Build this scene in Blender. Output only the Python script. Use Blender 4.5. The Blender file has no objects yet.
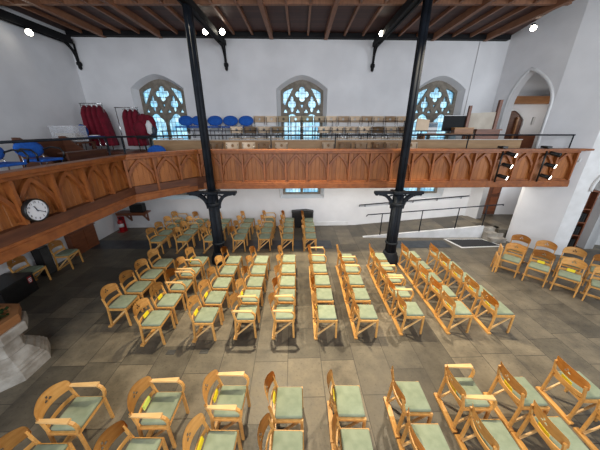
import bpy, bmesh, math, random
from mathutils import Vector, Matrix, Euler
random.seed(7)
PI = math.pi
S = bpy.context.scene
COL = S.collection
# ------------------------------------------------------------------ camera
CH = 3.8
cam = bpy.data.cameras.new('camera'); cam.lens = 36 * 246 / 600; cam.sensor_width = 36
cam.clip_start = 0.05
camo = bpy.data.objects.new('camera', cam); COL.objects.link(camo)
camo.location = (0, 0, CH); camo.rotation_euler = (math.radians(90 - 21.5), 0, 0)
S.camera = camo
# ------------------------------------------------------------------ world, lamps, exposure
S.view_settings.view_transform = 'Standard'; S.view_settings.look = 'None'
S.view_settings.gamma = 1; S.view_settings.use_curve_mapping = False
S.view_settings.exposure = 0.52
w = bpy.data.worlds.new('world'); S.world = w; w.use_nodes = True
w.node_tree.nodes['Background'].inputs[0].default_value = (0.74, 0.85, 1.0, 1)
w.node_tree.nodes['Background'].inputs[1].default_value = 0.29

def light(name, kind, loc, target, energy, color, **kw):
    l = bpy.data.lights.new(name, kind); l.energy = energy; l.color = color
    for k, v in kw.items(): setattr(l, k, v)
    o = bpy.data.objects.new(name, l); COL.objects.link(o); o.location = loc
    d = Vector(target) - Vector(loc)
    o.rotation_euler = d.to_track_quat('-Z', 'Y').to_euler()
    return o
# daylight from the tall nave windows behind the camera
light('nave_daylight', 'AREA', (0.5, -5.5, 5.2), (0.5, 9, 4.6), 640, (0.90, 0.94, 1.0), shape='RECTANGLE', size=9, size_y=4)
light('soffit_fill_right', 'AREA', (4.0, 8.2, 2.18), (4.0, 8.2, 0), 52, (1.0, 0.93, 0.82), shape='RECTANGLE', size=6.5, size_y=0.25)  # added fill without a fitting, brightens wall and ramp under the gallery
light('soffit_fill_left', 'AREA', (-2.2, 8.4, 2.18), (-2.2, 8.4, 0), 12, (1.0, 0.96, 0.9), shape='RECTANGLE', size=5.0, size_y=0.25)  # weaker added fill for the left stretch under the gallery
light('lobby_fill', 'POINT', (8.6, 9.0, 4.2), (8.3, 9, 0), 8, (1.0, 0.95, 0.9), shadow_soft_size=0.15)  # added point light to lift the upper lobby, no fitting behind it
light('lobby_fill_lower', 'POINT', (8.3, 8.9, 2.0), (8.3, 9, 0), 14, (0.95, 0.97, 1.0), shadow_soft_size=0.15)  # same kind of added fill for the lower lobby
light('arcade_fill', 'AREA', (10.5, 0.5, 4.2), (8.6, 6.8, 2.0), 190, (0.88, 0.94, 1.0), shape='RECTANGLE', size=2.5, size_y=2.5)  # added fill making the arcade wall brighter than the pier, no window built
# warm roof lamps over the nave
light('roof_lamp_main', 'SPOT', (-0.9, 6.3, 6.2), (0.5, 4.3, 0), 1560, (1.0, 0.86, 0.60), spot_size=math.radians(88), spot_blend=0.95, shadow_soft_size=0.13)
light('roof_lamp_right', 'SPOT', (3.4, 6.2, 6.2), (2.6, 3.8, 0), 900, (1.0, 0.86, 0.64), spot_size=math.radians(105), spot_blend=0.9, shadow_soft_size=0.12)
light('roof_lamp_left', 'SPOT', (-2.6, 7.0, 6.2), (-0.6, 4.6, 0), 380, (1.0, 0.88, 0.68), spot_size=math.radians(78), spot_blend=0.9, shadow_soft_size=0.12)
light('roof_lamp_near', 'SPOT', (1.6, 4.4, 6.6), (2.3, 2.2, 0), 300, (1.0, 0.87, 0.66), spot_size=math.radians(100), spot_blend=0.9, shadow_soft_size=0.12)

# ------------------------------------------------------------------ materials
MAT = {}
def nodes(name, rough=0.5, metal=0.0):
    m = bpy.data.materials.new(name); m.use_nodes = True
    nt = m.node_tree; b = nt.nodes['Principled BSDF']
    b.inputs['Roughness'].default_value = rough; b.inputs['Metallic'].default_value = metal
    MAT[name] = m
    if name in ('iron', 'beam_black', 'slate', 'screen_dark', 'flagstones'): b.inputs['Specular IOR Level'].default_value = 0.25
    return m, nt, b
def ramp(nt, stops):
    r = nt.nodes.new('ShaderNodeValToRGB'); e = r.color_ramp.elements
    while len(e) < len(stops): e.new(0.5)
    for el, (p, c) in zip(e, stops): el.position = p; el.color = (*c, 1)
    return r
def noise_mat(name, c1, c2, scale=6, rough=0.6, metal=0.0, stretch=(1, 1, 1), bump=0.0, detail=4, lo=0.35, hi=0.65, rnd=0.0):
    m, nt, b = nodes(name, rough, metal)
    tc = nt.nodes.new('ShaderNodeTexCoord'); mp = nt.nodes.new('ShaderNodeMapping')
    mp.inputs['Scale'].default_value = stretch
    nt.links.new(tc.outputs['Object'], mp.inputs[0])
    n = nt.nodes.new('ShaderNodeTexNoise'); n.inputs['Scale'].default_value = scale; n.inputs['Detail'].default_value = detail
    nt.links.new(mp.outputs[0], n.inputs['Vector'])
    r = ramp(nt, [(lo, c1), (hi, c2)]); nt.links.new(n.outputs['Fac'], r.inputs[0])
    out = r.outputs[0]
    if rnd:
        oi = nt.nodes.new('ShaderNodeObjectInfo'); mr = nt.nodes.new('ShaderNodeMapRange')
        mr.inputs['To Min'].default_value = 1 - rnd; mr.inputs['To Max'].default_value = 1 + rnd
        nt.links.new(oi.outputs['Random'], mr.inputs['Value'])
        mx = nt.nodes.new('ShaderNodeVectorMath'); mx.operation = 'SCALE'
        nt.links.new(out, mx.inputs[0]); nt.links.new(mr.outputs[0], mx.inputs['Scale']); out = mx.outputs[0]
    nt.links.new(out, b.inputs['Base Color'])
    if bump:
        bp = nt.nodes.new('ShaderNodeBump'); bp.inputs['Strength'].default_value = bump; bp.inputs['Distance'].default_value = 0.02
        nt.links.new(n.outputs['Fac'], bp.inputs['Height']); nt.links.new(bp.outputs[0], b.inputs['Normal'])
    return m
def emit_mat(name, col, strength):
    m, nt, b = nodes(name)
    b.inputs['Base Color'].default_value = (*col, 1)
    b.inputs['Emission Color'].default_value = (*col, 1); b.inputs['Emission Strength'].default_value = strength
    return m

noise_mat('plaster', (0.70, 0.70, 0.71), (0.78, 0.78, 0.79), scale=1.3, rough=0.9, bump=0.15, detail=6)
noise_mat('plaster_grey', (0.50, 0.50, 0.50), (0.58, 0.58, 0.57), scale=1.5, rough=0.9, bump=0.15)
noise_mat('limewash', (0.66, 0.66, 0.65), (0.77, 0.77, 0.77), scale=3, rough=0.9, bump=0.2, detail=8)
noise_mat('stone_tracery', (0.16, 0.14, 0.11), (0.25, 0.22, 0.18), scale=9, rough=0.9, bump=0.2)
noise_mat('stone_pale', (0.24, 0.21, 0.17), (0.44, 0.41, 0.36), scale=5, rough=0.85, bump=0.4, detail=8)
noise_mat('chair_wood', (0.60, 0.295, 0.075), (0.70, 0.38, 0.115), scale=3, rough=0.42, stretch=(9, 2, 9), rnd=0.13)
noise_mat('chair_wood_edge', (0.70, 0.42, 0.16), (0.78, 0.50, 0.22), scale=3, rough=0.45, stretch=(2, 9, 9))
noise_mat('seat_green', (0.225, 0.268, 0.180), (0.285, 0.328, 0.228), scale=9, rough=0.95, bump=0.05, rnd=0.10)
noise_mat('pale_ply', (0.72, 0.54, 0.36), (0.80, 0.63, 0.45), scale=4, rough=0.5, rnd=0.06)
noise_mat('tan_board', (0.34, 0.20, 0.095), (0.42, 0.26, 0.13), scale=2, rough=0.6, stretch=(1, 1, 5))
noise_mat('cream_ledge', (0.60, 0.56, 0.50), (0.68, 0.64, 0.58), scale=3, rough=0.5)
noise_mat('dark_wood', (0.075, 0.024, 0.011), (0.13, 0.045, 0.019), scale=3, rough=0.5, stretch=(1, 1, 6))
noise_mat('red_wood', (0.15, 0.045, 0.018), (0.21, 0.068, 0.027), scale=3, rough=0.42, stretch=(1, 1, 6))
noise_mat('mid_wood', (0.27, 0.115, 0.042), (0.36, 0.165, 0.065), scale=3, rough=0.45, stretch=(1, 1, 5))
noise_mat('rafter_wood', (0.20, 0.088, 0.044), (0.27, 0.12, 0.06), scale=3, rough=0.6, stretch=(6, 1, 1))
noise_mat('beam_black', (0.005, 0.005, 0.006), (0.009, 0.009, 0.010), scale=5, rough=0.7)
noise_mat('iron', (0.006, 0.008, 0.012), (0.013, 0.018, 0.026), scale=5, rough=0.62, metal=0.0)
noise_mat('black_plastic', (0.006, 0.006, 0.006), (0.013, 0.013, 0.013), scale=12, rough=0.4)
noise_mat('slate', (0.035, 0.038, 0.045), (0.06, 0.065, 0.072), scale=4, rough=0.32)
noise_mat('mat_black', (0.022, 0.022, 0.024), (0.035, 0.035, 0.038), scale=40, rough=0.95)
noise_mat('white_paint', (0.72, 0.72, 0.70), (0.80, 0.80, 0.78), scale=4, rough=0.6)
noise_mat('blue_fabric', (0.008, 0.075, 0.36), (0.014, 0.12, 0.50), scale=20, rough=0.9)
noise_mat('red_fabric', (0.12, 0.002, 0.012), (0.20, 0.004, 0.02), scale=7, rough=0.9)
noise_mat('cream_cloth', (0.50, 0.44, 0.36), (0.62, 0.56, 0.47), scale=3, rough=0.9)
noise_mat('yellow_card', (0.80, 0.62, 0.01), (0.86, 0.70, 0.03), scale=3, rough=0.6)
noise_mat('lime_card', (0.62, 0.72, 0.12), (0.68, 0.78, 0.18), scale=3, rough=0.6)
noise_mat('red_paint', (0.32, 0.008, 0.012), (0.40, 0.014, 0.018), scale=4, rough=0.35)
noise_mat('leaf', (0.012, 0.035, 0.008), (0.03, 0.08, 0.018), scale=14, rough=0.6)
noise_mat('paper', (0.72, 0.72, 0.72), (0.82, 0.82, 0.82), scale=4, rough=0.7)
noise_mat('dial', (0.72, 0.74, 0.78), (0.78, 0.80, 0.83), scale=4, rough=0.4)
noise_mat('ink', (0.02, 0.03, 0.05), (0.03, 0.04, 0.07), scale=4, rough=0.5)
noise_mat('chrome', (0.62, 0.62, 0.62), (0.72, 0.72, 0.72), scale=4, rough=0.22, metal=1.0)
noise_mat('screen_dark', (0.004, 0.005, 0.006), (0.008, 0.009, 0.011), scale=2, rough=0.6)
noise_mat('screen_blue', (0.05, 0.09, 0.13), (0.10, 0.15, 0.20), scale=12, rough=0.2)
noise_mat('mortar_dark', (0.03, 0.03, 0.03), (0.05, 0.05, 0.05), scale=12, rough=0.5)
m, nt, b = nodes('clear_plastic', 0.25); b.inputs['Base Color'].default_value = (0.85, 0.87, 0.9, 1); b.inputs['Alpha'].default_value = 0.22
emit_mat('lamp_lens', (1.0, 0.93, 0.78), 22)
emit_mat('stage_lens', (1.0, 0.94, 0.82), 9)
# gallery boarding: vertical tongue and groove lines every 12 cm
m, nt, b = nodes('gallery_boards', 0.45)
tc = nt.nodes.new('ShaderNodeTexCoord'); sep = nt.nodes.new('ShaderNodeSeparateXYZ'); nt.links.new(tc.outputs['Object'], sep.inputs[0])
a1 = nt.nodes.new('ShaderNodeMath'); a1.operation = 'MULTIPLY_ADD'; a1.inputs[1].default_value = 1 / 0.118; a1.inputs[2].default_value = 0.5
f1 = nt.nodes.new('ShaderNodeMath'); f1.operation = 'FRACT'
nt.links.new(sep.outputs[0], a1.inputs[0]); nt.links.new(a1.outputs[0], f1.inputs[0])
fl = nt.nodes.new('ShaderNodeMath'); fl.operation = 'FLOOR'; nt.links.new(a1.outputs[0], fl.inputs[0])
oi = nt.nodes.new('ShaderNodeObjectInfo')
ad = nt.nodes.new('ShaderNodeMath'); ad.operation = 'MULTIPLY_ADD'; ad.inputs[1].default_value = 37.0
nt.links.new(oi.outputs['Random'], ad.inputs[0]); nt.links.new(fl.outputs[0], ad.inputs[2])
wn = nt.nodes.new('ShaderNodeTexWhiteNoise'); wn.noise_dimensions = '1D'; nt.links.new(ad.outputs[0], wn.inputs['W'])
n = nt.nodes.new('ShaderNodeTexNoise'); n.inputs['Scale'].default_value = 5; n.inputs['Detail'].default_value = 5
mp = nt.nodes.new('ShaderNodeMapping'); mp.inputs['Scale'].default_value = (7, 7, 0.8)
nt.links.new(tc.outputs['Object'], mp.inputs[0]); nt.links.new(mp.outputs[0], n.inputs['Vector'])
mxf = nt.nodes.new('ShaderNodeMath'); mxf.operation = 'MULTIPLY_ADD'; mxf.inputs[1].default_value = 0.5
nt.links.new(wn.outputs['Value'], mxf.inputs[0]); nt.links.new(n.outputs['Fac'], mxf.inputs[2])
r = ramp(nt, [(0.35, (0.205, 0.062, 0.013)), (0.95, (0.37, 0.128, 0.029))]); nt.links.new(mxf.outputs[0], r.inputs[0])
nt.links.new(r.outputs[0], b.inputs['Base Color'])
gr = ramp(nt, [(0.0, (0, 0, 0)), (0.06, (1, 1, 1))]); nt.links.new(f1.outputs[0], gr.inputs[0])
bp = nt.nodes.new('ShaderNodeBump'); bp.inputs['Strength'].default_value = 0.8; bp.inputs['Distance'].default_value = 0.015
nt.links.new(gr.outputs[0], bp.inputs['Height']); nt.links.new(bp.outputs[0], b.inputs['Normal'])
noise_mat('gallery_wood', (0.205, 0.059, 0.014), (0.30, 0.096, 0.023), scale=4, rough=0.42, stretch=(2, 2, 2))
# stone flags: two scales of slabs, tan to grey-brown
m, nt, b = nodes('flagstones', 0.42)
tc = nt.nodes.new('ShaderNodeTexCoord'); mp = nt.nodes.new('ShaderNodeMapping')
mp.inputs['Rotation'].default_value = (0, 0, math.radians(88.5)); nt.links.new(tc.outputs['Object'], mp.inputs[0])
def brick(wd, ht, off, sq, sqf, loc):
    mm = nt.nodes.new('ShaderNodeMapping'); mm.inputs['Location'].default_value = loc; nt.links.new(mp.outputs[0], mm.inputs[0])
    bk = nt.nodes.new('ShaderNodeTexBrick'); bk.offset = off; bk.squash = sq; bk.squash_frequency = sqf
    bk.inputs['Scale'].default_value = 1; bk.inputs['Brick Width'].default_value = wd; bk.inputs['Row Height'].default_value = ht
    bk.inputs['Mortar Size'].default_value = 0.006; bk.inputs['Mortar Smooth'].default_value = 0.3; bk.inputs['Bias'].default_value = 0
    bk.inputs['Color1'].default_value = (0, 0, 0, 1); bk.inputs['Color2'].default_value = (1, 1, 1, 1); bk.inputs['Mortar'].default_value = (0.5, 0.5, 0.5, 1)
    nt.links.new(mm.outputs[0], bk.inputs['Vector']); return bk
b1 = brick(0.98, 0.58, 0.37, 0.70, 3, (0.2, 0.13, 0))
tone = ramp(nt, [(0.0, (0.082, 0.072, 0.056)), (0.3, (0.124, 0.109, 0.083)), (0.7, (0.152, 0.132, 0.099)), (1.0, (0.195, 0.166, 0.120))])
nt.links.new(b1.outputs['Color'], tone.inputs[0])
n1 = nt.nodes.new('ShaderNodeTexNoise'); n1.inputs['Scale'].default_value = 2.2; n1.inputs['Detail'].default_value = 9; n1.inputs['Roughness'].default_value = 0.65
nt.links.new(tc.outputs['Object'], n1.inputs['Vector'])
nr = ramp(nt, [(0.3, (0.55, 0.55, 0.57)), (0.7, (1.36, 1.33, 1.28))]); nt.links.new(n1.outputs['Fac'], nr.inputs[0])
mu = nt.nodes.new('ShaderNodeMix'); mu.data_type = 'RGBA'; mu.blend_type = 'MULTIPLY'; mu.inputs[0].default_value = 1
nt.links.new(tone.outputs[0], mu.inputs[6]); nt.links.new(nr.outputs[0], mu.inputs[7])
n2 = nt.nodes.new('ShaderNodeTexNoise'); n2.inputs['Scale'].default_value = 26; n2.inputs['Detail'].default_value = 4
nt.links.new(tc.outputs['Object'], n2.inputs['Vector'])
sp = ramp(nt, [(0.28, (0.6, 0.6, 0.6)), (0.42, (1, 1, 1)), (0.66, (1, 1, 1)), (0.78, (1.25, 1.22, 1.18))]); nt.links.new(n2.outputs['Fac'], sp.inputs[0])
m2 = nt.nodes.new('ShaderNodeMix'); m2.data_type = 'RGBA'; m2.blend_type = 'MULTIPLY'; m2.inputs[0].default_value = 0.8
nt.links.new(mu.outputs[2], m2.inputs[6]); nt.links.new(sp.outputs[0], m2.inputs[7])
m3 = nt.nodes.new('ShaderNodeMix'); m3.data_type = 'RGBA'; m3.inputs[7].default_value = (0.055, 0.047, 0.038, 1)
nt.links.new(b1.outputs['Fac'], m3.inputs[0]); nt.links.new(m2.outputs[2], m3.inputs[6])
nt.links.new(m3.outputs[2], b.inputs['Base Color'])
rr = ramp(nt, [(0.3, (0.34, 0.34, 0.34)), (0.7, (0.54, 0.54, 0.54))]); nt.links.new(n1.outputs['Fac'], rr.inputs[0]); nt.links.new(rr.outputs[0], b.inputs['Roughness'])
inv = nt.nodes.new('ShaderNodeMath'); inv.operation = 'MULTIPLY_ADD'; inv.inputs[1].default_value = -1.2
nt.links.new(b1.outputs['Fac'], inv.inputs[0]); nt.links.new(n2.outputs['Fac'], inv.inputs[2])
bp = nt.nodes.new('ShaderNodeBump'); bp.inputs['Strength'].default_value = 0.25; bp.inputs['Distance'].default_value = 0.01
nt.links.new(inv.outputs[0], bp.inputs['Height']); nt.links.new(bp.outputs[0], b.inputs['Normal'])
# ceiling boards
m, nt, b = nodes('ceiling_boards', 0.65)
tc = nt.nodes.new('ShaderNodeTexCoord')
bk = nt.nodes.new('ShaderNodeTexBrick'); bk.offset = 0.4
bk.inputs['Scale'].default_value = 1; bk.inputs['Brick Width'].default_value = 2.4; bk.inputs['Row Height'].default_value = 0.17; bk.inputs['Mortar Size'].default_value = 0.006
bk.inputs['Color1'].default_value = (0.050, 0.017, 0.011, 1); bk.inputs['Color2'].default_value = (0.085, 0.029, 0.017, 1); bk.inputs['Mortar'].default_value = (0.03, 0.01, 0.006, 1)
nt.links.new(tc.outputs['Object'], bk.inputs['Vector']); nt.links.new(bk.outputs['Color'], b.inputs['Base Color'])
# leaded window glass against a bright sky
m, nt, b = nodes('window_sky_glass', 0.2)
tc = nt.nodes.new('ShaderNodeTexCoord')
bk = nt.nodes.new('ShaderNodeTexBrick'); bk.offset = 0.0
bk.inputs['Scale'].default_value = 1; bk.inputs['Brick Width'].default_value = 0.13; bk.inputs['Row Height'].default_value = 0.16; bk.inputs['Mortar Size'].default_value = 0.008
bk.inputs['Color1'].default_value = (0.24, 0.62, 0.92, 1); bk.inputs['Color2'].default_value = (0.52, 0.82, 0.98, 1); bk.inputs['Mortar'].default_value = (0.10, 0.14, 0.17, 1)
rot = nt.nodes.new('ShaderNodeMapping'); rot.inputs['Rotation'].default_value = (math.radians(-90), 0, 0)
nt.links.new(tc.outputs['Object'], rot.inputs[0]); nt.links.new(rot.outputs[0], bk.inputs['Vector'])
n = nt.nodes.new('ShaderNodeTexNoise'); n.inputs['Scale'].default_value = 3.5; nt.links.new(tc.outputs['Object'], n.inputs['Vector'])
r = ramp(nt, [(0.42, (0.55, 0.62, 0.66)), (0.6, (1.25, 1.2, 1.15))]); nt.links.new(n.outputs['Fac'], r.inputs[0])
mx = nt.nodes.new('ShaderNodeMix'); mx.data_type = 'RGBA'; mx.blend_type = 'MULTIPLY'; mx.inputs[0].default_value = 1
nt.links.new(bk.outputs['Color'], mx.inputs[6]); nt.links.new(r.outputs[0], mx.inputs[7])
nt.links.new(mx.outputs[2], b.inputs['Emission Color']); b.inputs['Emission Strength'].default_value = 0.95
b.inputs['Base Color'].default_value = (0.05, 0.08, 0.1, 1)

# ------------------------------------------------------------------ helpers
class MB:
    def __init__(s): s.bm = bmesh.new()
    def box(s, c, size, rot=None, bevel=0.0):
        M = Matrix.Translation(c) @ (rot.to_4x4() if rot else Matrix()) @ Matrix.Diagonal((*size, 1))
        g = bmesh.ops.create_cube(s.bm, size=1, matrix=M)
        if bevel:
            es = list({e for v in g['verts'] for e in v.link_edges})
            bmesh.ops.bevel(s.bm, geom=es, offset=bevel, segments=2, affect='EDGES', profile=0.6)
        return s
    def bar(s, p0, p1, wd, dp, up=(0, 0, 1), bevel=0.0):
        p0, p1 = Vector(p0), Vector(p1); d = p1 - p0
        z = d.normalized(); u = Vector(up)
        if abs(z.dot(u)) > 0.98: u = Vector((1, 0, 0))
        x = u.cross(z).normalized(); y = z.cross(x)
        R = Matrix((x, y, z)).transposed()
        return s.box((p0 + p1) / 2, (wd, dp, d.length), R, bevel)
    def tube(s, pts, r, n=10, closed=False):
        pts = [Vector(p) for p in pts]; rings = []
        N = len(pts)
        prevx = None
        for i, p in enumerate(pts):
            if closed: t = pts[(i + 1) % N] - pts[i - 1]
            else: t = pts[min(i + 1, N - 1)] - pts[max(i - 1, 0)]
            t.normalize()
            if prevx is None:
                u = Vector((0, 0, 1)) if abs(t.z) < 0.9 else Vector((1, 0, 0)); x = u.cross(t).normalized()
            else:
                x = (prevx - t * prevx.dot(t)).normalized()
            prevx = x; y = t.cross(x)
            rr = r[i] if isinstance(r, (list, tuple)) else r
            rings.append([s.bm.verts.new(p + (x * math.cos(2 * PI * k / n) + y * math.sin(2 * PI * k / n)) * rr) for k in range(n)])
        L = N if closed else N - 1
        for i in range(L):
            a, bb = rings[i], rings[(i + 1) % N]
            for k in range(n):
                f = s.bm.faces.new((a[k], a[(k + 1) % n], bb[(k + 1) % n], bb[k])); f.smooth = True
        if not closed:
            s.bm.faces.new(rings[0][::-1]); s.bm.faces.new(rings[-1])
        return s
    def lathe(s, prof, n=24, c=(0, 0, 0), smooth=True, rotz=0.0, sx=1, sy=1):
        rings = []
        for (r, z) in prof:
            rings.append([s.bm.verts.new((c[0] + sx * r * math.cos(2 * PI * k / n + rotz), c[1] + sy * r * math.sin(2 * PI * k / n + rotz), c[2] + z)) for k in range(n)])
        for i in range(len(prof) - 1):
            for k in range(n):
                f = s.bm.faces.new((rings[i][k], rings[i][(k + 1) % n], rings[i + 1][(k + 1) % n], rings[i + 1][k])); f.smooth = smooth
        s.bm.faces.new(rings[0][::-1]); s.bm.faces.new(rings[-1])
        return s
    def ribbon(s, pts, wv, th):
        """rectangular-section strip: pts with (point, across-direction), width wv, thickness th along normal"""
        rings = []
        N = len(pts); P = [Vector(p) for p in pts]
        wv = Vector(wv)
        for i in range(N):
            t = (P[min(i + 1, N - 1)] - P[max(i - 1, 0)]).normalized()
            nrm = t.cross(wv).normalized()
            h = wv / 2
            rings.append([s.bm.verts.new(P[i] + a * h + bq * nrm * th / 2) for a, bq in ((-1, -1), (1, -1), (1, 1), (-1, 1))])
        for i in range(N - 1):
            for k in range(4):
                f = s.bm.faces.new((rings[i][k], rings[i][(k + 1) % 4], rings[i + 1][(k + 1) % 4], rings[i + 1][k]))
        s.bm.faces.new(rings[0][::-1]); s.bm.faces.new(rings[-1])
        return s
    def prism(s, poly, z0, z1):
        a = [s.bm.verts.new((x, y, z0)) for x, y in poly]; c = [s.bm.verts.new((x, y, z1)) for x, y in poly]
        n = len(poly)
        s.bm.faces.new(a[::-1]); s.bm.faces.new(c)
        for i in range(n): s.bm.faces.new((a[i], a[(i + 1) % n], c[(i + 1) % n], c[i]))
        return s
    def hull(s, pts):
        vs = [s.bm.verts.new(p) for p in pts]
        bmesh.ops.convex_hull(s.bm, input=vs); return s
    def mesh(s, name):
        bmesh.ops.recalc_face_normals(s.bm, faces=s.bm.faces[:])
        me = bpy.data.meshes.new(name); s.bm.to_mesh(me); s.bm.free(); return me
    def build(s, name, mat, parent=None, loc=None, rotz=0.0, bevel=0.0):
        o = bpy.data.objects.new(name, s.mesh(name)); COL.objects.link(o)
        o.data.materials.append(MAT[mat])
        if parent: o.parent = parent
        if loc: o.location = loc
        if rotz: o.rotation_euler = (0, 0, rotz)
        if bevel:
            md = o.modifiers.new('bevel', 'BEVEL'); md.width = bevel; md.segments = 2
        return o

def plate(name, mat, outer, holes, depth, M=None, parent=None, bevel=0.0):
    """flat plate with holes: outlines in (x, z), thickness along y, then placed by M"""
    cu = bpy.data.curves.new(name, 'CURVE'); cu.dimensions = '2D'; cu.fill_mode = 'BOTH'; cu.extrude = depth / 2
    cu.bevel_depth = bevel
    for pl in [outer] + list(holes):
        sp = cu.splines.new('POLY'); sp.points.add(len(pl) - 1); sp.use_cyclic_u = True
        for p, (x, z) in zip(sp.points, pl): p.co = (x, z, 0, 1)
    t = bpy.data.objects.new('tmp', cu); COL.objects.link(t)
    dg = bpy.context.evaluated_depsgraph_get()
    me = bpy.data.meshes.new_from_object(t.evaluated_get(dg))
    bpy.data.objects.remove(t); bpy.data.curves.remove(cu)
    R = Matrix.Rotation(PI / 2, 4, 'X')
    me.transform((M or Matrix()) @ R)
    me.materials.clear(); me.materials.append(MAT[mat]); me.name = name
    o = bpy.data.objects.new(name, me); COL.objects.link(o)
    if parent: o.parent = parent
    return o
def thing(name, label, cat, loc=(0, 0, 0), rotz=0.0, group=None):
    o = bpy.data.objects.new(name, None); COL.objects.link(o); o.empty_display_size = 0.1
    o.location = loc; o.rotation_euler = (0, 0, rotz); o['label'] = label; o['category'] = cat
    if group: o['group'] = group
    return o
def tag(o, label, cat, group=None, kind=None):
    o['label'] = label; o['category'] = cat
    if group: o['group'] = group
    if kind: o['kind'] = kind
    return o
def struct(o):
    o['kind'] = 'structure'; return o
def copy_tree(o, parent=None):
    c = o.copy(); COL.objects.link(c)
    if parent:
        c.parent = parent; c.matrix_parent_inverse = o.matrix_parent_inverse.copy()
    for ch in KIDS[o.name]: copy_tree(ch, c)
    KIDS.setdefault(c.name, [])
    return c
KIDS = {}
def index_tree(o, pool):
    KIDS[o.name] = [p for p in pool if p.parent == o]
    for p in KIDS[o.name]: index_tree(p, pool)
def dup(proto, loc, rotz, label, group=None, extra=None):
    c = copy_tree(proto); c.location = loc; c.rotation_euler = (0, 0, rotz); c['label'] = label
    if group: c['group'] = group
    return c
ORD = ['first', 'second', 'third', 'fourth', 'fifth', 'sixth', 'seventh', 'eighth', 'ninth', 'tenth', 'eleventh', 'twelfth', 'thirteenth', 'fourteenth', 'fifteenth']
TH = 0.03                                         # the hall sits slightly turned to the camera
def WY(x): return 9.58 + TH * x                   # inner face of the far wall
ROTF = math.atan(TH)

# ------------------------------------------------------------------ the setting
fl = MB(); fl.box((0.5, 5.0, -0.1), (20, 16, 0.2)); struct(fl.build('floor', 'flagstones'))
sl = MB()
sl.box((-3.1, 7.78, 0.002), (8.4, 0.66, 0.006)); o = struct(sl.build('floor_slate', 'slate'))
sl = MB(); sl.prism([(3.2, 7.52), (4.35, 7.52), (5.2, 7.55), (5.2, 8.1), (3.4, 8.08)], 0.0, 0.005); struct(sl.build('floor_slate_right', 'slate'))
# far wall with three tall traceried windows
def arch_outline(hw, z0, zs, za, n=16, p=1.7, cx=0.0):
    pts = [(cx - hw, z0), (cx + hw, z0)]
    for i in range(n + 1):
        s_ = 1 - 2 * i / n
        pts.append((cx + hw * s_, zs + (za - zs) * (1 - abs(s_) ** p)))
    return pts
WIN = [-4.84, 0.07, 4.92]
wall_outer = [(-7.35, -0.1), (7.0, -0.1), (7.0, 7.6), (-7.35, 7.6)]
holes = [arch_outline(0.88, 1.18, 5.06, 5.47, cx=x) for x in WIN]
FM = Matrix.Translation((0, 9.58, 0)) @ Matrix.Rotation(ROTF, 4, 'Z')
o = plate('wall_far', 'plaster', wall_outer, holes, 0.5, FM @ Matrix.Translation((0, 0.25, 0))); struct(o)
def quatre(cx, cz, rx, rz, n=40, k=0.36, ph=0.0):
    out = []
    for i in range(n):
        t = 2 * PI * i / n; f = (t + PI / 4) % (PI / 2) - PI / 4
        r = 0.56 * math.cos(f) + math.sqrt(0.44 ** 2 - (0.56 * math.sin(f)) ** 2)
        out.append((cx + rx * r * math.cos(t), cz + rz * r * math.sin(t)))
    return out
def trefoil(cx, cz, r, n=24):
    return [(cx + r * (0.62 + 0.38 * abs(math.cos(1.5 * (t - PI / 2)))) * math.cos(t), cz + r * (0.62 + 0.38 * abs(math.cos(1.5 * (t - PI / 2)))) * math.sin(t)) for t in [2 * PI * i / n for i in range(n)]]
def light_head(cx, hw, z0, zs, r, lobes=5, n=40):
    pts = [(cx - hw, z0), (cx + hw, z0)]
    for i in range(n + 1):
        t = PI * i / n
        q = r * (0.86 + 0.14 * abs(math.cos(lobes * t / 1.0 / 2 * 1.0 + (PI / 2 if lobes % 2 == 0 else 0))))
        q = 0.84 + 0.16 * abs(math.sin(lobes * t / 1.0)) if False else 0.83 + 0.17 * abs(math.cos((lobes - 1) * t / 2))
        pts.append((cx + hw * q * math.cos(t), zs + r * q * math.sin(t)))
    return pts
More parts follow.
